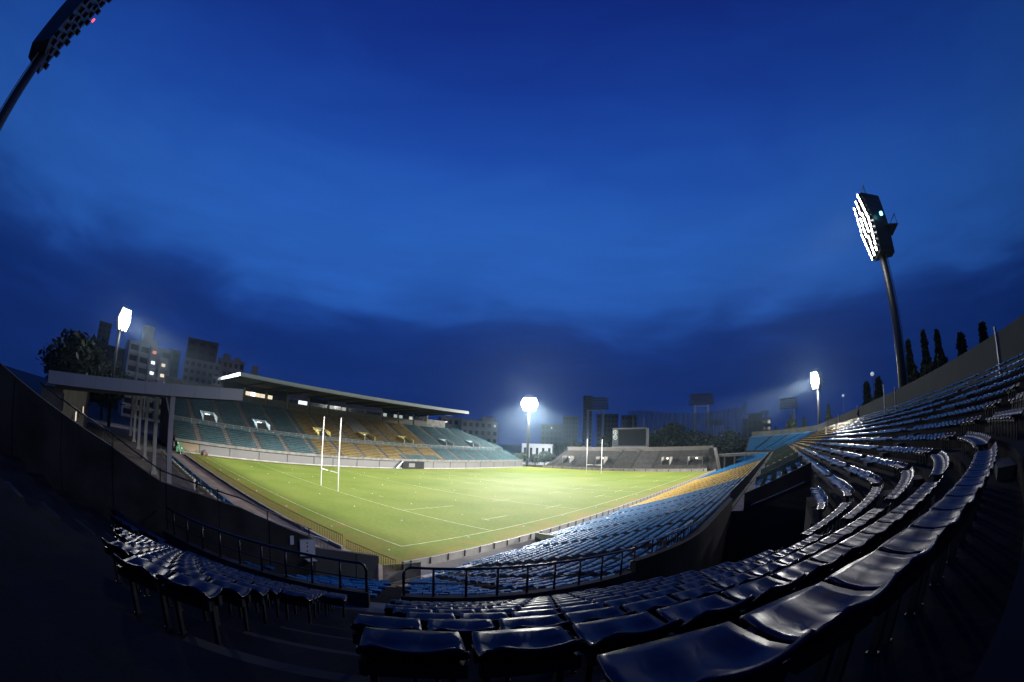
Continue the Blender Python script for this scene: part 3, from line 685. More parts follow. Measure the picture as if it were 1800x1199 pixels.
for k, (a, b) in enumerate(zip(xs[:-1], xs[1:])):
    bo = obj('press_box', MB().box(a+.4, b-.4, 100.1, 100.4, 14.4, 16.6), mat('press_box_brown', (.10, .095, .085), .8, .2, .15, 1), ms)
    obj('roof_band', MB().box(a+.4, b-.4, 100.2, 100.35, 17.85, 19.35), M_purple if k in (3, 5, 6, 7) else M_dark, bo)
    for q in range(4):
        x0 = a+.5+q*(b-a-1)/4; x1 = x0+(b-a-1)/4-.12
        m_ = M_glass
        if k == 1 or (k == 0 and q > 2): m_ = M_lit if q != 1 else emat('pinkish_lit_window', (1, .8, .75), 3.5)
        if k == 2 and q in (0,): m_ = M_lit
        if k == 3 and q in (2, 3): m_ = M_litc
        if k in (5, 8, 9) and q in (0, 3): m_ = emat('half_lit_window', (.8, .9, .85), .35)
        obj('window', MB().box(x0, x1, 100.16, 100.2, 16.65, 17.8), m_, bo)
    obj('ledge', MB().box(a+.3, b-.3, 99.75, 100.08, 16.5, 16.62), M_conc, bo)
obj('rear_wall', MB().box(MX0, MX1-17, 101.1, 101.4, 0, 17.6), M_conc, ms)
obj('rear_parapet', MB().box(MX0, RX0-.4, 100.2, 100.5, 14, 17.0), M_conc, ms)
obj('loudspeaker_bar', MB().box(RX1-12, RX1+12, 101.6, 101.9, 17.2, 17.6), M_galv, ms)

# ------------------------------------------------------------------ far end stand
fs = thing('far_end_stand', (118, 30, 0), 'uncovered grey concrete stand behind the far goal', 'grandstand')
ft = MB(); frow = [118.9+.86*k for k in range(16)]; fz = lambda x: 1.25+.44*(x-118.9)/.86
pz = .9
fy0 = lambda x: -2.0; fy1 = lambda x: 65.5-(x-118)*.25
for x in frow:
    z = fz(x)-.4
    ft.quad((x-.1, fy0(x), pz), (x-.1, fy1(x), pz), (x-.1, fy1(x), z), (x-.1, fy0(x), z)); ft.quad((x-.1, fy0(x), z), (x-.1, fy1(x), z), (x+.76, fy1(x), z), (x+.76, fy0(x), z))
    ft.quad((x-.1, fy1(x), 0), (x+.76, fy1(x), 0), (x+.76, fy1(x), z), (x-.1, fy1(x), z)); pz = z
obj('terrace', ft, mat('dark_terrace', (.062, .060, .058), .9, .1, .3, .8), fs)
obj('front_wall', MB().box(118.0, 118.3, -2.2, 65.5, 0, 1.0), M_pale, fs)
for y in np.arange(-1, 65, 4.4): obj('front_wall_peg', MB().box(117.93, 118.0, y-.12, y+.12, .1, .8), M_steel, fs)
obj('rear_parapet', MB().box(132.7, 133.0, -2, 62, 0, 9.0), mat('beige_parapet', (.15, .14, .125), .85, .2, .15, .5), fs)
FA = [2.2+8.4*k for k in range(8)]
for x in frow:
    for a, b in zip([-1.5]+FA, FA+[fy1(x)]):
        a2, b2 = a+.6, b-.6
        if b2-a2 < 1: continue
        obj('bench', MB().box(x+.1, x+.45, a2, b2, fz(x)-.05, fz(x)), M_pale if abs((a+b)/2-23) < 4.3 else M_grey, fs)
for k, (y, wd) in enumerate(((56.5, 3), (41.5, 3.2), (14.5, 3), (3.0, 5.5))):
    v = obj('vomitory', MB().box(121.5, 125.5, y-wd/2-.25, y-wd/2, .8, 5.2).box(121.5, 125.5, y+wd/2, y+wd/2+.25, .8, 5.2).box(125.2, 125.5, y-wd/2, y+wd/2, .8, 5.2), M_conc, fs)
    obj('doorway', MB().box(125.05, 125.19, y-wd/2+.3, y+wd/2-.3, 1, 3.3), M_dark, v)
    obj('lamp', MB().tube([(124.7, y, 4.4), (124.7, y, 4.8)], .3, 10), M_bulb, v)
for y in (36.5, 29.0): obj('speaker_box', MB().box(131.6, 132.4, y-.5, y+.5, 7.0, 8.3), M_offw, fs)
obj('stair_tower', MB().extrude([(121, -6, 0), (121, -2.3, 0), (121, -2.3, 8.2), (121, -4.0, 8.2)], (8, 0, 0)), M_wall, fs)
# low concourse building behind the far right corner
cb = thing('concourse_block', (131, -16, 0), 'low pale concourse block between the far stand and the open stand', 'building')
obj('wall', MB().box(131, 138, -26, -5, 0, 4.6), M_dark, cb); obj('roof', MB().box(130.4, 138.6, -26.6, -4.4, 4.6, 5.6), M_conc, cb)
for y in (-7, -11, -15, -19, -23): obj('column', MB().box(130.6, 131.0, y-.3, y+.3, 0, 4.6), M_conc, cb)
# scoreboard
sb = thing('scoreboard', (136, 34, 7), 'large switched-off dark scoreboard above the far stand', 'scoreboard')
obj('cabinet', MB().box(136, 138, 26.4, 42.2, 9.1, 17.0), mat('cabinet_grey', (.06, .065, .075), .6, .4, .1, 1), sb)
obj('screen', MB().box(135.9, 135.99, 27.1, 39.4, 9.7, 16.5), mat('dark_screen', (.004, .006, .008), .7, .1, .1, 1), sb)
obj('side_panel', MB().box(135.88, 135.985, 39.7, 42.1, 9.6, 16.6), mat('grey_blue_panel', (.045, .053, .062), .6, .4, .1, 1), sb)
for a, b, c, d in ((26.2, 27.0, 9.2, 17.1), (26.2, 42.3, 16.72, 17.12)): obj('frame', MB().box(135.8, 135.95, a, b, c, d), mat('board_frame_grey', (.075, .078, .082), .6, .3, .1, 1), sb)
def ring(y, z, ro, ri, x=135.86):
    m = MB(); k = 24
    for q in range(k):
        a, b = 2*math.pi*q/k, 2*math.pi*(q+1)/k
        m.quad((x, y+ro*math.cos(a), z+ro*math.sin(a)), (x, y+ro*math.cos(b), z+ro*math.sin(b)), (x, y+ri*math.cos(b), z+ri*math.sin(b)), (x, y+ri*math.cos(a), z+ri*math.sin(a)))
    return m
M_emb = mat('pale_emblem_print', (.42, .48, .47), .6, .3, .1, 2)
e1_ = obj('emblem', ring(40.9, 15.3, .98, .72), M_emb, sb); obj('emblem_figure', MB().poly([(135.86, 40.9, 16.1), (135.86, 40.65, 15.3), (135.86, 40.75, 14.7), (135.86, 41.05, 14.7), (135.86, 41.15, 15.3)]), M_emb, sb)
obj('emblem', ring(40.9, 13.2, 1.0, .72), M_emb, sb); obj('emblem_stroke', MB().poly([(135.86, 41.6, 13.5), (135.86, 41.0, 12.85), (135.86, 40.6, 13.3), (135.86, 40.7, 13.6), (135.86, 41.0, 13.3), (135.86, 41.4, 13.8)]), M_emb, sb)
obj('small_print', MB().box(135.84, 135.875, 40.3, 41.5, 10.6, 10.9), M_dark, sb)
obj('base_truss', MB().box(136, 137.5, 26.4, 42.2, 7.4, 9.0), mat('blue_truss_panel', (.05, .10, .15), .6, .4, .15, 1), sb)
for z, a in ((9.0, 26.0), (7.35, 26.0)): obj('truss_edge', MB().box(135.75, 135.98, a, 42.3, z-.12, z+.12), M_galv, sb)
for y in (28.5, 34.3, 40.0): obj('leg', MB().tube([(137, y, 0), (137, y, 7.4)], .35, 8), M_galv, sb)

# ------------------------------------------------------------------ goal posts
def goal(x, label):
    g = thing('goal_posts', (x, 34, 0), label, 'goal posts')
    for y in (31.2, 36.8): obj('upright', MB().tube([(x, y, 0), (x, y, 6), (x, y, 11.94)], .095, 12, .075), M_white, g, True)
    obj('crossbar', MB().tube([(x, 31.2, 3.0), (x, 36.8, 3.0)], .07, 10), M_white, g, True)
    obj('crossbar_band', MB().tube([(x, 33.6, 3.0), (x, 34.4, 3.0)], .078, 10), mat('red_band', (.4, .08, .06), .5, .4, .1, 3), g)
goal(0, 'white rugby goal posts on the near goal line'); goal(100, 'white rugby goal posts on the far goal line')

# ------------------------------------------------------------------ floodlight towers
def photometry(ld, q, tx, ty, reach, spill, stray):
    ld.use_nodes = True; t = ld.node_tree; em = t.nodes['Emission']; M = lambda op, a, b=None, c=None: math_node(t, op, a, b, c)
    tc_ = t.nodes.new('ShaderNodeTexCoord'); sp = t.nodes.new('ShaderNodeSeparateXYZ'); t.links.new(tc_.outputs['Normal'], sp.inputs[0])
    c = M('MAXIMUM', M('MULTIPLY', sp.outputs['Z'], -1.0), .02)                      # cosine from straight down
    gx = M('ADD', M('DIVIDE', M('MULTIPLY', sp.outputs['X'], q.z), c), q.x); gy = M('ADD', M('DIVIDE', M('MULTIPLY', sp.outputs['Y'], q.z), c), q.y)
    dx = M('MAXIMUM', M('SUBTRACT', M('ABSOLUTE', M('SUBTRACT', gx, 53.0)), 63.0), 0.0); dy = M('MAXIMUM', M('SUBTRACT', M('ABSOLUTE', M('SUBTRACT', gy, 34.0)), 37.0), 0.0)
    side = M('GREATER_THAN', gy, 34.0) if q.y < 34 else M('LESS_THAN', gy, 34.0)                     # far side of the ground from this tower
    dx = M('DIVIDE', dx, M('MULTIPLY_ADD', M('GREATER_THAN', gx, 50.0), 10.0, 9.0)); dy = M('DIVIDE', dy, M('MULTIPLY_ADD', side, spill-6.0, 6.0)); do = M('SQRT', M('ADD', M('MULTIPLY', dx, dx), M('MULTIPLY', dy, dy)))
    w = M('DIVIDE', 1.0, M('ADD', 1.0, M('POWER', do, 2.5)))
    da = M('SQRT', M('ADD', M('POWER', M('ABSOLUTE', M('SUBTRACT', gx, tx)), 2.0), M('POWER', M('ABSOLUTE', M('SUBTRACT', gy, ty)), 2.0)))
    w2 = M('DIVIDE', 1.0, M('ADD', .75, M('POWER', M('DIVIDE', da, reach), 2.0)))      # each bank favours its own part of the field
    k = M('MINIMUM', M('POWER', M('DIVIDE', 1.0, c), 3.0), 3000.0)
    st = M('ADD', M('MULTIPLY', M('MULTIPLY', M('MULTIPLY', w, w2), k), M('GREATER_THAN', M('MULTIPLY', sp.outputs['Z'], -1.0), .02)), stray)   # plus stray light all round
    t.links.new(st, em.inputs['Strength'])
def flood_tower(x, y, zt, label, tx, ty, lit=True, hw_=3.6, hh=4.6, ncol=7, nrow=9, power=0, aim=None, reach=60, spill=30.0, stray=.45, energy_name='floodlight'):
    t = thing('floodlight_tower', (x, y, 0), label, 'floodlight', 'floodlight towers')
    d = np.array(((aim or (tx, ty))[0]-x, (aim or (tx, ty))[1]-y)); d /= np.linalg.norm(d); e = np.array((-d[1], d[0]))
    zc = zt-hh
    obj('mast', MB().tube([(x, y, 0), (x, y, zt*.5), (x, y, zc-.2)], .62, 14, .42), M_steel, t, True)
    F = lambda a, b, c: (x+d[0]*b+e[0]*a, y+d[1]*b+e[1]*a, c)           # across, forward, height
    tilt = lambda z: (z-zc)*.08                                          # the bank of lamps leans over the field
    W_ = lambda z: hw_*(1-.38*max(0, (zc-z)/hh)-.30*max(0, (z-zc)/hh))   # widest in the middle
    fr = MB()
    zs = np.linspace(zc-hh, zc+hh, nrow+1)
    for z0, z1 in zip(zs[:-1], zs[1:]):
        a0, a1 = W_(z0), W_(z1)
        fr.poly([F(-a0, .9+tilt(z0), z0), F(a0, .9+tilt(z0), z0), F(a1, .9+tilt(z1), z1), F(-a1, .9+tilt(z1), z1)])
        fr.poly([F(a0, .9+tilt(z0), z0), F(a0*.40, -1.6, z0), F(a1*.40, -1.6, z1), F(a1, .9+tilt(z1), z1)])
        fr.poly([F(-a0, .9+tilt(z0), z0), F(-a0*.40, -1.6, z0), F(-a1*.40, -1.6, z1), F(-a1, .9+tilt(z1), z1)])
        fr.poly([F(-a0*.40, -1.6, z0), F(a0*.40, -1.6, z0), F(a1*.40, -1.6, z1), F(-a1*.40, -1.6, z1)])
    for z in (zs[0], zs[-1]): a = W_(z); fr.poly([F(-a, .9+tilt(z), z), F(a, .9+tilt(z), z), F(a*.40, -1.6, z), F(-a*.40, -1.6, z)])
    h = obj('lamp_frame', fr, M_steel, t)
    obj('service_platform', MB().obox((x-d[0]*1.7, y-d[1]*1.7), e, d, 1.5, 1.1, zc-.6, zc-.45), M_steel, t)
    obj('platform_rail', MB().tube([F(-1.5, -2.7, zc-.5), F(-1.5, -2.7, zc+.7), F(1.5, -2.7, zc+.7), F(1.5, -2.7, zc-.5)], .05, 6), M_steel, t)
    obj('top_rail', MB().tube([F(-1.6, .4, zt-.1), F(-1.6, .4, zt+1.0), F(1.6, .4, zt+1.0), F(1.6, .4, zt-.1)], .07, 6), M_steel, t)
    for q in (-.3, .3): obj('ladder_rail', MB().tube([F(q, -.65, 1), F(q, -.5, zc-hh)], .06, 6), M_galv, t)
    lp = MB(); k = 12
    for q in range(k):
        a = 2*math.pi*q/k; lp.v.append((.27*math.cos(a), 0, .27*math.sin(a)))
    lp.f.append(tuple(range(k)))
    for q in range(k):
        a = 2*math.pi*q/k; lp.v.append((.24*math.cos(a), -.5, .24*math.sin(a)))
    for q in range(k): lp.f.append((q, (q+1) % k, k+(q+1) % k, k+q))
    me = lp.mesh('lamp', M_lamp if lit else M_steel); me.materials.append(M_steel)
    for p_ in me.polygons[1:]: p_.material_index = 1
    rz = math.atan2(d[1], d[0])-math.pi/2
    for r_ in range(nrow):
        z = zc-hh+(r_+.5)*2*hh/nrow; a = W_(z); n_ = max(3, int(round(ncol*a/hw_)))
        for c in range(n_):
            u = (-a+.42)+(2*a-.84)*c/(n_-1)
            o = bpy.data.objects.new('lamp', me); link(o, t); q = F(u, 1.35+tilt(z), z); o.location = q; o.rotation_euler = (R(-12), 0, rz)
    if power:
        # one luminaire bank per tower: its lamps are aimed so that the pitch is evenly lit, with spill fading beyond it
        ld = bpy.data.lights.new(energy_name, 'POINT'); ld.energy = power; ld.color = (1, .97, .90); ld.shadow_soft_size = 2.0
        lo = bpy.data.objects.new(energy_name, ld); COL.objects.link(lo); q = Vector(F(0, 3.2+tilt(zt), zc)); lo.location = q
        photometry(ld, q, tx, ty, reach, spill, stray)
    return t
PW = 4.3e4
flood_tower(9.0, -44.0, 35.3, 'nearest lit floodlight tower rising behind the rear wall of the open stand', 2, 24, power=PW*.62, hw_=2.7, hh=3.5, ncol=4, nrow=11, aim=(5, 30), spill=32.0, stray=.09)
flood_tower(128, -44.5, 33.0, 'distant lit floodlight tower behind the far end of the open stand', 88, 22, power=PW*1.05, hh=3.0, hw_=2.8, ncol=5, spill=32.0, stray=1.3)
flood_tower(120, 74.5, 29.5, 'lit floodlight tower at the far corner beyond the main stand, glowing brightest', 82, 44, power=PW*1.05, hw_=3.8, hh=2.7, spill=30.0, stray=3.0)
flood_tower(-36.6, 109, 34.0, 'lit floodlight tower behind the canopy among the apartment blocks', 12, 46, power=PW*.62, hh=3.2, hw_=2.8, ncol=5, spill=27.0, stray=.35)
tx, ty, _ = polar(118.6, 34)
flood_tower(tx, ty, 46.0, 'dark unlit floodlight tower standing close behind the corner at upper left', 30, 20, lit=False, hw_=4.0, hh=8, nrow=10)
q = polar(115.0, 31, 10+31*math.tan(R(36.9))); obj('warning_lamp', MB().tube([(q[0], q[1], q[2]-.12), (q[0], q[1], q[2]+.12)], .11, 8), M_red, label='red warning lamp on the unlit tower at upper left', cat='lamp')
q = polar(-18.8, 47.5, 10+47.5*math.tan(R(25.0))); obj('beacon', MB().tube([(q[0], q[1], q[2]-.15), (q[0], q[1], q[2]+.2)], .2, 8), M_cyan, label='cyan beacon on the nearest lit floodlight tower', cat='lamp')

# ------------------------------------------------------------------ canopy at the near end
cn = thing('canopy', (-31, 60, 0), 'long grey flat canopy on square columns at the near left end', 'canopy')
cs = [(-46, 20.2, 9.25), (-46, 20.2, 10.55), (-21.3, 20.2, 13.15), (-21.3, 20.2, 11.85)]
xe = np.linspace(-46, -21.3, 9); zl = lambda x: 9.25+(x+46)/24.7*2.6
for a, b in zip(xe[:-1], xe[1:]):
    a, b = a+.012, b-.012; obj('fascia_panel', MB().extrude([(a, 20.2, zl(a)), (a, 20.2, zl(a)+1.3), (b, 20.2, zl(b)+1.3), (b, 20.2, zl(b))], (0, .29, 0)), mat('canopy_grey_blue', (.30, .33, .40), .6, .3, .06, .4), cn)
obj('roof_slab', MB().extrude([(-46, 20.5, 9.35), (-46, 20.5, 10.5), (-21.4, 20.5, 13.1), (-21.4, 20.5, 12.2)], (0, 90, 0)), M_soffit, cn)
for k in range(6):
    y = 20.9+14.4*k
    obj('column', MB().box(-30.3, -29.7, y-.3, y+.3, 0, 10.9), mat('column_grey', (.27, .285, .32), .7, .3, .15, .5), cn)
    obj('column_base', MB().box(-30.5, -29.5, y-.5, y+.5, .001, .5), M_pale, cn)
    obj('beam', MB().extrude([(-45, y-.2, 8.9), (-45, y-.2, 9.4), (-21.8, y-.2, 12.15), (-21.8, y-.2, 11.7)], (0, .4, 0)), M_soffit, cn)
bl = thing('canopy_backdrop', (-44, 60, 0), 'dark low building under the canopy with a few lit windows', 'building')
obj('wall', MB().box(-47, -44, 22, 108, 0, 9.0), mat('dull_render', (.12, .115, .11), .85, .2, .3, .4), bl)
for k in range(9):
    y = 30+8.4*k; obj('window', MB().box(-43.99, -43.93, y, y+2.4, 4.2, 5.6), M_lit if k in (2, 5) else M_glass, bl)
# stacked boards and a sloped stair wall between columns
for k in range(5): obj('stacked_board', MB().box(-38.5+.5*k, -38.2+.5*k, 44, 58, 0, 2.6-.3*k), M_galv, label=f'{ordn(k)} leaning grey board from the left under the canopy', cat='board', group='boards stored under the canopy')
# blue bench seats beside the path with a railing behind
bench = None
for k in range(9):
    y = 12.2+5.7*k; lb = f'blue slatted bench along the path, {ordn(k)} from the end wall'
    e = thing('path_bench', (-23.4, y+2.6, 0), lb, 'bench', 'blue benches along the path')
    obj('back_board', MB().box(-23.86, -23.80, y, y+5.3, .35, 1.0), mat('bench_blue', (.05, .20, .44), .4, .5, .12, 2), e)
    for n_, (dx, z) in enumerate(((0, .45), (.22, .45), (.44, .95), (-.42, .45))):
        obj('slat', MB().box(-23.4-dx-.1, -23.4-dx+.1, y, y+5.3, z-.03, z), mat('bench_blue', (.05, .20, .44), .4, .5, .12, 2), e)
    for q in (.5, 2.6, 4.8): obj('leg', MB().box(-23.75, -23.3, y+q-.04, y+q+.04, 0, .43), M_white, e)
pr_ = thing('path_railing', (-24.6, 30, 0), 'dark green mesh railing behind the blue benches', 'railing')
obj('top_rail', MB().tube([(-24.6, 10, 1.05), (-24.6, 66, 1.05)], .03, 6), M_greenrail, pr_); obj('bottom_rail', MB().tube([(-24.6, 10, .15), (-24.6, 66, .15)], .03, 6), M_greenrail, pr_)
pb = MB().box(-.015, .015, -.015, .015, 0, 1.05).mesh('bar', M_greenrail)
for y in np.arange(10, 66, .5): inst('bar', pb, (-24.6, y, 0), pr_)
# bar fence on the near dead-ball side
ff = thing('pitch_fence', (-18.4, 20, 0), 'long fence of thin upright bars between path and pitch', 'fence')
obj('top_rail', MB().tube([(-18.4, 1.4, 1.15), (-18.4, 71, 1.15)], .03, 6), M_pipe, ff); obj('bottom_rail', MB().tube([(-18.4, 1.4, .12), (-18.4, 71, .12)], .03, 6), M_pipe, ff)
fbm = MB().box(-.014, .014, -.014, .014, 0, 1.15).mesh('bar', M_pipe)
for y in np.arange(1.4, 40, .30): inst('bar', fbm, (-18.4, y, 0), ff)
fb = MB()
for y in np.arange(40, 71, .45): fb.box(-18.414, -18.386, y-.014, y+.014, 0, 1.15)
obj('far_bars', fb, M_pipe, ff, kind='stuff')
obj('kerb', MB().box(-18.75, -18.5, 1.0, 71, 0, .28), M_pale, ff)
f2 = thing('low_pitch_fence', (-18.1, -2, 0), 'short low bar fence at the near corner of the pitch', 'fence')
obj('top_rail', MB().tube([(-18.1, 1.2, .75), (-18.1, -5.2, .75)], .025, 6), M_pipe, f2)
fm2 = MB().box(-.012, .012, -.012, .012, 0, .75).mesh('bar', M_pipe)
for y in np.arange(-5.2, 1.3, .28): inst('bar', fm2, (-18.1, y, 0), f2)
f3 = thing('path_barrier', (-20.5, 15, 0), 'red and white topped barrier standing on the path', 'barrier')
obj('top_rail', MB().tube([(-23.6, 11.2, 1.1), (-20.6, .2, 1.1)], .05, 6), M_white, f3)
for t in np.linspace(0, 1, 30): obj('bar', MB().box(-23.6+3*t-.02, -23.6+3*t+.02, 11.2-11*t-.02, 11.2-11*t+.02, 0, 1.1), M_white if t < .45 else M_greenrail, f3)
# bits at the far left corner of the field
cr1 = thing('green_crates', (-19.2, 71.6, 0), 'green stacked equipment crates at the left end of the main stand wall', 'crates')
for a, b, c in ((-19.9, .02, 1.3), (-18.9, .02, 1.2), (-19.5, 1.31, 2.3)): obj('crate', MB().box(a, a+.95, 71.2, 71.9, b, c), mat('crate_green', (.03, .22, .08), .5, .4, .2, 2), cr1)
for a, z in ((-19.6, 2.0), (-18.6, 1.0), (-19.5, .9)): obj('crate_lid', MB().box(a, a+.3, 71.15, 71.19, z-.15, z+.15), M_white, cr1)
obj('white_wedge_sign', MB().extrude([(-19.6, 66.5, .0), (-19.6, 69.5, 0), (-19.6, 69.5, 1.7)], (.12, 0, 0)), M_white, label='white wedge-shaped sign at the far end of the path', cat='sign')
mw = thing('mower', (-12.3, 71.2, 0), 'small dark red mower parked against the main stand wall', 'mower')
obj('body', MB().box(-13.0, -11.9, 70.9, 71.6, .25, .8), mat('mower_red', (.12, .03, .02), .5, .4, .2, 3), mw); obj('engine', MB().box(-12.9, -12.4, 71.0, 71.5, .8, 1.25), M_steel, mw)
for a in (-12.9, -12.0):
    for b in (70.85, 71.65): obj('wheel', MB().tube([(a, b-.07, .25), (a, b+.07, .25)], .25, 12), M_steel, mw)
obj('handle', MB().tube([(-11.9, 71.2, .7), (-11.3, 71.2, 1.2)], .03, 6), M_steel, mw)

# ------------------------------------------------------------------ two people by the benches
def person(loc, rz, label, top, legs, lean):
    hgt = 1.72
    J = {'pel': (0, 0, .92), 'spine': (0, .01, 1.15), 'chest': (0, .02+lean, 1.36), 'neck': (0, .03+lean, 1.50), 'head': (0, .05+lean, 1.60), 'crown': (0, .05+lean, 1.70),
         'hipL': (.10, 0, .88), 'kneeL': (.11, .07, .48), 'ankL': (.11, -.02, .08), 'toeL': (.12, .14, .04), 'hipR': (-.10, 0, .88), 'kneeR': (-.11, .03, .48), 'ankR': (-.11, -.08, .08), 'toeR': (-.12, .08, .04),
         'shL': (.19, .02+lean, 1.41), 'elL': (.25, .0+lean, 1.13), 'wrL': (.24, .13+lean, .92), 'haL': (.23, .17+lean, .83), 'shR': (-.19, .02+lean, 1.41), 'elR': (-.26, .02+lean, 1.13), 'wrR': (-.25, .14+lean, .95), 'haR': (-.24, .2+lean, .88)}
    E_ = [('pel', 'spine'), ('spine', 'chest'), ('chest', 'neck'), ('neck', 'head'), ('head', 'crown')]
    for s_ in 'LR': E_ += [('pel', 'hip'+s_), ('hip'+s_, 'knee'+s_), ('knee'+s_, 'ank'+s_), ('ank'+s_, 'toe'+s_), ('chest', 'sh'+s_), ('sh'+s_, 'el'+s_), ('el'+s_, 'wr'+s_), ('wr'+s_, 'ha'+s_)]
    rad = dict(pel=.145, spine=.135, chest=.15, neck=.055, head=.095, crown=.07, hip=.095, knee=.06, ank=.04, toe=.035, sh=.065, el=.045, wr=.03, ha=.035)
    ks = list(J); me = bpy.data.meshes.new('body'); me.from_pydata([J[k] for k in ks], [(ks.index(a), ks.index(b)) for a, b in E_], [])
    o = bpy.data.objects.new('body', me); e = thing('person', loc, label, 'person'); e.rotation_euler = (0, 0, rz); COL.objects.link(o); o.parent = e
    sm = o.modifiers.new('skin', 'SKIN'); 
    for i, k in enumerate(ks):
        sv = me.skin_vertices[0].data[i]; r_ = rad[k.rstrip('LR')]; sv.radius = (r_, r_*(.72 if k in ('pel', 'spine', 'chest') else 1)); sv.use_root = (k == 'pel')
    o.modifiers.new('sub', 'SUBSURF').levels = 2; o.modifiers['sub'].render_levels = 2
    m = bpy.data.materials.new('clothing'); m.use_nodes = True; t = m.node_tree; b = t.nodes['Principled BSDF']; b.inputs['Roughness'].default_value = .85
    c = t.nodes.new('ShaderNodeTexCoord'); s_ = t.nodes.new('ShaderNodeSeparateXYZ'); t.links.new(c.outputs['Object'], s_.inputs[0])
    r = t.nodes.new('ShaderNodeValToRGB'); r.color_ramp.interpolation = 'CONSTANT'
    st = [(0, (.02, .02, .02)), (.05, legs), (.52, top), (.845, (.36, .23, .17)), (.905, (.015, .012, .01))]
    while len(r.color_ramp.elements) < len(st): r.color_ramp.elements.new(.5)
    for q, (p_, c_) in zip(r.color_ramp.elements, st): q.position = p_; q.color = (*c_, 1)
    t.links.new(math_node(t, 'DIVIDE', s_.outputs['Z'], 1.78), r.inputs[0]); t.links.new(r.outputs[0], b.inputs['Base Color']); me.materials.append(m)
    me2 = MB(); me2.tube([(0, .015+lean, 1.585), (0, .035+lean, 1.68), (0, .05+lean, 1.755)], .105, 12, .06); h = me2.mesh('hair', mat('dark_hair', (.012, .01, .009), .6, .4, .2, 9), True); ho = bpy.data.objects.new('hair', h); COL.objects.link(ho); ho.parent = e
person((-25.6, 25.6, 0), R(40), 'person in a white top and dark hair standing behind the path railing', (.70, .68, .68), (.62, .60, .60), 0.0)
person((-25.5, 24.6, 0), R(120), 'person in dark clothes leaning beside the one in white', (.02, .02, .025), (.025, .025, .03), .05)

# ------------------------------------------------------------------ buildings
winm = {}
def building(label, azd, d, wd, hgt, dep, m, floors, cols, lit=(), rot=0, name='apartment_building', balcony=False, roofbox=None, wfrac=.55, base=0, hfrac=.5):
    x, y, _ = polar(azd, d); e = thing(name, (x, y, 0), label, 'building'); a = R(azd)+R(rot)
    n_ = np.array((math.cos(a), math.sin(a))); t_ = np.array((-n_[1], n_[0]))       # n_ away from the camera, t_ to the left
    c0 = np.array((x, y))+n_*dep/2
    obj('wall', MB().obox(c0, t_, n_, wd/2, dep/2, 0, hgt), m, e)
    obj('roof', MB().obox(c0, t_, n_, wd/2+.2, dep/2+.2, hgt, hgt+.7), m, e)
    fh = (hgt-base)/floors; cw = wd/cols
    key = (round(cw*wfrac, 2), round(fh*hfrac, 2))
    if key not in winm:
        pr = MB(); w_, h_ = cw*wfrac/2, fh*hfrac/2; pr.box(-w_, w_, -.1, .0, -h_, h_)
        pq = MB(); pq.box(-w_*.75, w_*.25, -.12, -.02, -h_*.55, h_*.6)
        winm[key] = (pr.mesh('window', M_glass), pq.mesh('window', M_lit), pq.mesh('window', M_litc), pq.mesh('window', M_litr))
    rz = math.atan2(t_[1], t_[0])+math.pi
    for f_ in range(floors):
        for c in range(cols):
            k = 0
            for (lf, lc, kk) in lit:
                if lf == f_ and lc == c: k = kk
            p_ = np.array((x, y))-n_*.06+t_*(wd/2-(c+.5)*cw)
            o = bpy.data.objects.new('window', winm[key][k]); link(o, e); o.location = (p_[0], p_[1], base+(f_+.52)*fh); o.rotation_euler = (0, 0, rz)
        if balcony:
            p_ = np.array((x, y))-n_*.7; obj('balcony', MB().obox(p_, t_, n_, wd/2-.2, .6, base+f_*fh-.15, base+f_*fh+.95), m, e)
    if balcony:
        for c in range(0, cols+1):
            p_ = np.array((x, y))-n_*.75+t_*(wd/2-c*cw); obj('fin', MB().obox(p_, t_, n_, .3, .75, base, hgt), m, e)
    if roofbox:
        for (off, w2, h2) in roofbox:
            p_ = c0+t_*off; obj('roof_house', MB().obox(p_, t_, n_, w2/2, dep*.25, hgt+.7, hgt+h2), m, e)
    return e
B_pale = mat('pale_building', (.25, .265, .29), .8, .2, .12, .15); B_grey = mat('grey_building', (.13, .13, .145), .8, .2, .15, .15); B_dark = mat('dark_building', (.045, .038, .042), .8, .2, .2, .1); B_mid = mat('mid_building', (.20, .205, .22), .8, .2, .15, .15)
B_far = mat('far_dark_building', (.05, .055, .07), .8, .2, .2, .1)
building('tall narrow dark tower block at far left', 91.5, 330, 10.5, 54, 12, B_dark, 14, 3, ((5, 2, 1),))
building('dark stepped block behind the left floodlight mast', 89.3, 290, 17, 36, 12, B_dark, 9, 4, ((5, 3, 2), (3, 3, 3)))
building('pale apartment block with balconies and white piers', 84.5, 230, 25, 35.5, 14, B_pale, 7, 4, ((6, 2, 3), (5, 2, 2), (5, 3, 1), (4, 2, 2), (2, 1, 3), (4, 3, 1)), balcony=True, roofbox=[(1.5, 6, 10), (-2, 5, 4)], rot=12, wfrac=.7)
building('slim dark block against the pale apartment block', 81.0, 250, 7, 38, 12, B_dark, 9, 2, ((3, 1, 1),))
building('brown topped office block with bright lower windows', 77.3, 240, 18, 45, 14, B_dark, 4, 3, base=30)
building('grey block with many small windows', 77.0, 225, 20, 33, 12, B_grey, 9, 6, ((3, 1, 2), (3, 0, 2), (1, 1, 2), (1, 0, 2), (1, 2, 1), (4, 2, 1)), wfrac=.6)
building('narrow white office block with lit top corner', 74.4, 215, 7.5, 26, 10, B_mid, 7, 3, ((5, 0, 2), (5, 1, 3), (3, 2, 1)))
building('dark grey block with rooftop plant', 73.1, 260, 17, 40, 12, B_grey, 8, 5, ((2, 4, 1),), roofbox=[(3, 5, 4), (-4, 4, 3)])
building('low dark block with a rooftop stair tower', 70.2, 250, 12, 33, 12, B_grey, 7, 4, roofbox=[(-2, 4, 6)])
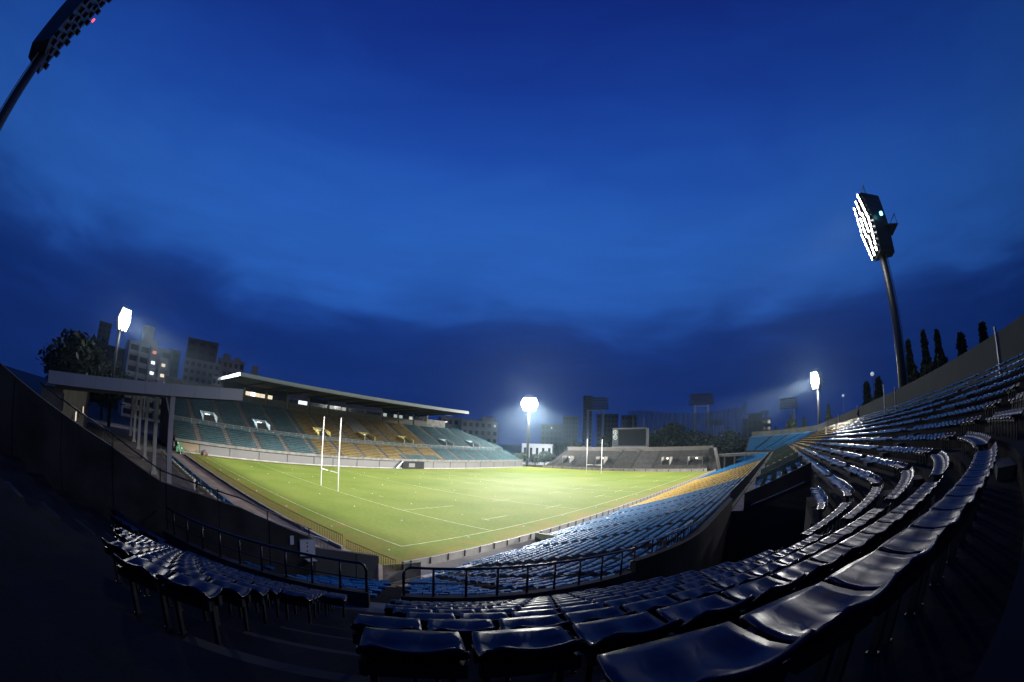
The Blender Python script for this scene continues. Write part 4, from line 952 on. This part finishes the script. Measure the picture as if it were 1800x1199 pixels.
building('low building just above the roof line', 67.0, 250, 18, 29, 10, B_dark, 6, 4)
building('pale terraced apartment block beyond the main stand', 39.5, 235, 20, 20.5, 14, B_mid, 5, 6, ((4, 5, 2),), rot=15, roofbox=[(-6, 6, 3)])
building('pale low block beside the terraced apartments', 43.0, 240, 13, 21.5, 12, B_mid, 5, 4, rot=10)
building('small white gatehouse beyond the far corner', 32.0, 205, 14, 9.2, 8, mat('gatehouse_white', (.40, .42, .46), .7, .3, .05, .3), 1, 5, (), name='gatehouse', hfrac=.7, wfrac=.4)
building('dark tower block behind the twin-post light frame', 25.6, 420, 9, 56, 12, B_far, 14, 3)
building('dark block right of the central floodlight', 27.8, 400, 14, 35, 12, B_far, 9, 5)
building('wide dark block behind the far goal', 23.0, 410, 20, 38, 12, B_far, 9, 6)
building('dark block behind the scoreboard', 20.2, 400, 14, 36, 12, B_far, 8, 4)
building('dark rounded arena block beyond the net', 3.2, 360, 24, 27, 20, B_far, 5, 6, name='arena', roofbox=[(2, 12, 5)])
building('low dark block left of the far trees', 30.2, 330, 16, 24, 12, B_far, 6, 5, ((5, 2, 1),))

# ------------------------------------------------------------------ baseball ground behind: light frames and net
M_lattice = mat('pale_blue_steel', (.30, .36, .43), .6, .4, .1, .5); M_rig = mat('dark_light_rig', (.07, .08, .09), .8, .3, .2, 1)
def light_frame(azd, d, hw_, z0, z1, posts, label):
    x, y, _ = polar(azd, d); e = thing('ballpark_light_frame', (x, y, 0), label, 'light frame', 'light frames of the ballpark beyond')
    a = R(azd); n_ = np.array((math.cos(a), math.sin(a))); t_ = np.array((-n_[1], n_[0])); c = np.array((x, y))
    for o_ in posts: p_ = c+t_*o_; obj('post', MB().tube([(p_[0], p_[1], 0), (p_[0], p_[1], z0)], .85, 10), M_lattice, e)
    for q in range(5):
        z = z0+(z1-z0)*(q+.5)/5; obj('lamp_row', MB().obox(c, t_, n_, hw_*(1-.03*q), .5, z-.28*(z1-z0)/5*1.3, z+.28*(z1-z0)/5*1.3), M_rig, e)
    for q in np.linspace(-hw_, hw_, 7): p_ = c+t_*q+n_*.8; obj('strut', MB().obox(p_, t_, n_, .15, .15, z0-.3, z1+.4), M_rig, e)
    if len(posts) > 1: obj('cross_beam', MB().obox(c, t_, n_, abs(posts[0]), .3, z0-1.0, z0-.4), M_lattice, e)
light_frame(24.55, 300, 8.6, 34, 42.5, (5.3, -5.0), 'dark light frame on two pale posts left of the scoreboard')
light_frame(10.6, 305, 8.6, 36, 44, (4.6, -4.6), 'dark light frame on two pale posts right of the scoreboard')
light_frame(-1.1, 330, 7.0, 31, 39, (-4.5,), 'dark light frame on one post near the far floodlight tower')
light_frame(2.3, 470, 5.0, 36, 40, (0.,), 'small distant light frame above the arena block')
light_frame(9.0, 460, 9, 28, 34, (0.,), 'faint low light frame behind the net')
net = thing('ballpark_net', polar(13, 285), 'tall dark mesh net on slim poles beyond the far stand', 'net')
M_net = bpy.data.materials.new('net_mesh'); M_net.use_nodes = True
def net_nodes():
    t = M_net.node_tree; t.nodes.clear(); o = t.nodes.new('ShaderNodeOutputMaterial'); mx = t.nodes.new('ShaderNodeMixShader'); a = t.nodes.new('ShaderNodeBsdfTransparent'); b = t.nodes.new('ShaderNodeBsdfDiffuse')
    b.inputs['Color'].default_value = (.03, .04, .05, 1); c = t.nodes.new('ShaderNodeTexCoord'); n = t.nodes.new('ShaderNodeTexNoise'); n.inputs['Scale'].default_value = .12; t.links.new(c.outputs['Object'], n.inputs['Vector'])
    mr = t.nodes.new('ShaderNodeMapRange'); mr.inputs['To Min'].default_value = .30; mr.inputs['To Max'].default_value = .62; t.links.new(n.outputs['Fac'], mr.inputs['Value']); t.links.new(mr.outputs[0], mx.inputs[0])
    t.links.new(a.outputs[0], mx.inputs[1]); t.links.new(b.outputs[0], mx.inputs[2]); t.links.new(mx.outputs[0], o.inputs['Surface'])
net_nodes()
azs = np.linspace(5.3, 20.3, 26)
for k, (a, b) in enumerate(zip(azs[:-1], azs[1:])):
    zz = [10+285*math.tan(R(4.1+.25*math.sin(q*.4))) for q in (a, b)]
    p0, p1 = polar(a, 285), polar(b, 285); obj('net_panel', MB().quad((p0[0], p0[1], 2), (p1[0], p1[1], 2), (p1[0], p1[1], zz[1]), (p0[0], p0[1], zz[0])), M_net, net)
    obj('net_pole', MB().tube([(p0[0], p0[1], 0), (p0[0], p0[1], zz[0]+.5)], .3, 6), M_rig, net)
p0, p1 = polar(5.3, 285), polar(4.6, 240); obj('net_panel', MB().quad((p0[0], p0[1], 2), (p1[0], p1[1], 2), (p1[0], p1[1], 32), (p0[0], p0[1], 31)), M_net, net)
fl_ = (('left', 23.5, 165, 15), ('middle', 18.4, 170, 18), ('right', 16.6, 172, 19), ('far left', 25.9, 168, 28))
for nm_, a, d, z in (('second', 21.0, 190, 20.5), ('third', 19.6, 190, 21), ('fourth', 18.2, 190, 21), ('tall first', 23.95, 290, 39)):
    x, y, _ = polar(a, d); e = thing('flagpole', (x, y, 0), f'slim bare flagpole behind the far stand, {nm_} from the left', 'flagpole', 'bare flagpoles behind the far stand')
    obj('pole', MB().tube([(x, y, 0), (x, y, z)], .12, 8, .07), M_rig, e); obj('finial', MB().tube([(x, y, z), (x, y, z+.25)], .14, 8), M_rig, e)
# globe lamps behind the rear wall
for a, el, d, l in ((-13.0, 6.7, 64, 'nearer'), (-8.7, 4.6, 95, 'farther')):
    x, y, _ = polar(a, d); z = 10+d*math.tan(R(el)); e = thing('globe_lamp', (x, y, 0), f'white globe lamp on a thin post behind the rear wall, {l} of the two', 'street lamp', 'globe lamps behind the rear wall')
    obj('post', MB().tube([(x, y, 0), (x, y, z-.3)], .05, 6), M_steel, e)
    g = MB(); 
    for i in range(7):
        th = math.pi*i/6
        for q in range(10): ph = 2*math.pi*q/10; g.v.append((x+.30*math.sin(th)*math.cos(ph), y+.30*math.sin(th)*math.sin(ph), z+.30*math.cos(th)))
    for i in range(6):
        for q in range(10): g.f.append((i*10+q, i*10+(q+1) % 10, (i+1)*10+(q+1) % 10, (i+1)*10+q))
    obj('globe', g, emat('dim_globe', (.8, .9, 1), .35, (.8, .8, .8)), e, True)
x, y, _ = polar(-14.5, 52); e = thing('lit_post', (x, y, 0), 'pale thin post standing up behind the rear wall', 'post'); obj('post', MB().tube([(x, y, 0), (x, y, 14.6)], .09, 8), M_galv, e); obj('post_cap', MB().tube([(x, y, 14.6), (x, y, 14.75)], .12, 8), M_galv, e)

# ------------------------------------------------------------------ trees
def crown_mesh(kind, n, seed):
    g = np.random.default_rng(seed); V = []; F = []
    if kind == 'cone':
        for i in range(n):
            t = g.uniform(0, 1)**.75; r = (1-t)*(.22+.08*math.sin(t*25+seed))*g.uniform(.35, 1.1); a = g.uniform(0, 2*math.pi); V.append((r*math.cos(a), r*math.sin(a), .08+.92*t))
    else:
        cl = g.normal(0, 1, (26, 3)); cl = cl/np.linalg.norm(cl, axis=1)[:, None]*g.uniform(.35, .85, (26, 1))
        for i in range(n):
            c = cl[g.integers(26)]; q = c+g.normal(0, .17, 3); V.append((q[0]*.48, q[1]*.48, .62+q[2]*.36))
    V = np.array(V); m = MB()
    for p_ in V:
        s_ = g.uniform(.018, .042)*(1 if kind == 'cone' else 1.25); a = g.normal(0, 1, 3); a /= np.linalg.norm(a); b = np.cross(a, g.normal(0, 1, 3)); b /= np.linalg.norm(b)+1e-9
        m.poly([p_-a*s_, p_+b*s_*.6, p_+a*s_, p_-b*s_*.6])
    return m.mesh('crown', M_foliage)
CR = [crown_mesh('cone', 2600, 1), crown_mesh('cone', 2600, 2), crown_mesh('round', 4500, 3), crown_mesh('round', 4500, 4), crown_mesh('round', 4500, 5)]
TRK = MB().tube([(0, 0, 0), (.01, 0, .35), (0, .01, .75)], .035, 8, .012)
for a in (.4, 2.3, 4.4): TRK.tube([(0, 0, .33), (.12*math.cos(a), .12*math.sin(a), .52), (.2*math.cos(a), .2*math.sin(a), .68)], .014, 6, .006)
TRK = TRK.mesh('trunk', M_bark)
def tree(azd, d, hgt, kind, label, wide=1.0, g=None):
    x, y, _ = polar(azd, d); e = thing('conifer_tree' if kind < 2 else 'broadleaf_tree', (x, y, 0), label, 'tree', g or 'dark trees around the ground')
    for nm_, me in (('trunk', TRK), ('crown', CR[kind])):
        o = bpy.data.objects.new(nm_, me); COL.objects.link(o); o.parent = e; o.scale = (hgt*wide, hgt*wide, hgt)
    e.rotation_euler = (0, 0, azd*1.7)
el = lambda d, a: 10+d*math.tan(R(a))
tree(-18.6, 62, el(62, 9.6), 0, 'slim dark conifer just right of the nearest floodlight mast', .75)
tree(-21.0, 62, el(62, 10.3), 1, 'slim dark conifer at the right edge above the rear wall', .7)
tree(-23.0, 64, el(64, 10.0), 0, 'tall dark conifer farthest right above the rear wall', .8)
tree(-12.1, 75, el(75, 5.6), 1, 'dark conifer left of the pale post behind the rear wall', 1.1)
tree(-13.8, 72, el(72, 6.0), 0, 'dark conifer behind the pale post', 1.1)
tree(-26.5, 60, el(60, 9.0), 1, 'broad dark conifer outside the right of the stand', 1.1)
tree(-30, 58, el(58, 9.5), 0, 'broad dark conifer at the far right corner', 1.1)
for k, (a, e_) in enumerate(((.6, 1.6), (-.8, 1.9), (-1.4, 3.0), (-2.0, 2.2), (-3.2, 2.4), (-6.6, 3.6))): tree(a, 190, el(190, e_), k % 2, f'small distant conifer above the far end of the open stand, {ordn(k)} from the left', 1.0)
for k, (a, e_, w_) in enumerate(((28.6, .2, 1.2), (27.3, .6, 1.3), (21.5, 1.6, 1.2), (19.0, 1.7, 1.2), (16.2, 1.5, 1.4), (14.2, 2.6, 1.1), (12.2, 1.8, 1.4), (9.3, 1.0, 1.3), (7.2, 1.4, 1.4), (4.0, .9, 1.5))):
    tree(a, 225, el(225, e_), 2+k % 3, f'dark rounded tree behind the far stand, {ordn(k)} from the left', w_)
tree(93.0, 150, el(150, 5.0), 2, 'dark leafy tree at the left edge above the canopy', 1.0)
tree(95.5, 145, el(145, 6.0), 3, 'dark leafy tree beyond the left end of the canopy', 1.1)
tree(90.4, 160, el(160, 3.5), 4, 'small dark tree at the foot of the left floodlight mast', .9)
for k, (a, e_) in enumerate(((34.2, -1.2), (32.2, -1.3), (31.0, -1.0))): tree(a, 190, el(190, e_), 2+k, f'low shrub in front of the white gatehouse, {ordn(k)} from the left', 1.3)

# ------------------------------------------------------------------ damp evening air
hz = MB().box(-190, 480, -190, 420, -1.5, 62)
M_haze = bpy.data.materials.new('haze_air'); M_haze.use_nodes = True; t = M_haze.node_tree; t.nodes.clear()
pv = t.nodes.new('ShaderNodeVolumePrincipled'); pv.inputs['Color'].default_value = (.50, .75, 1, 1); pv.inputs['Density'].default_value = .00011; pv.inputs['Anisotropy'].default_value = .80
mo = t.nodes.new('ShaderNodeOutputMaterial'); t.links.new(pv.outputs[0], mo.inputs['Volume'])
obj('haze', hz, M_haze, kind='stuff')
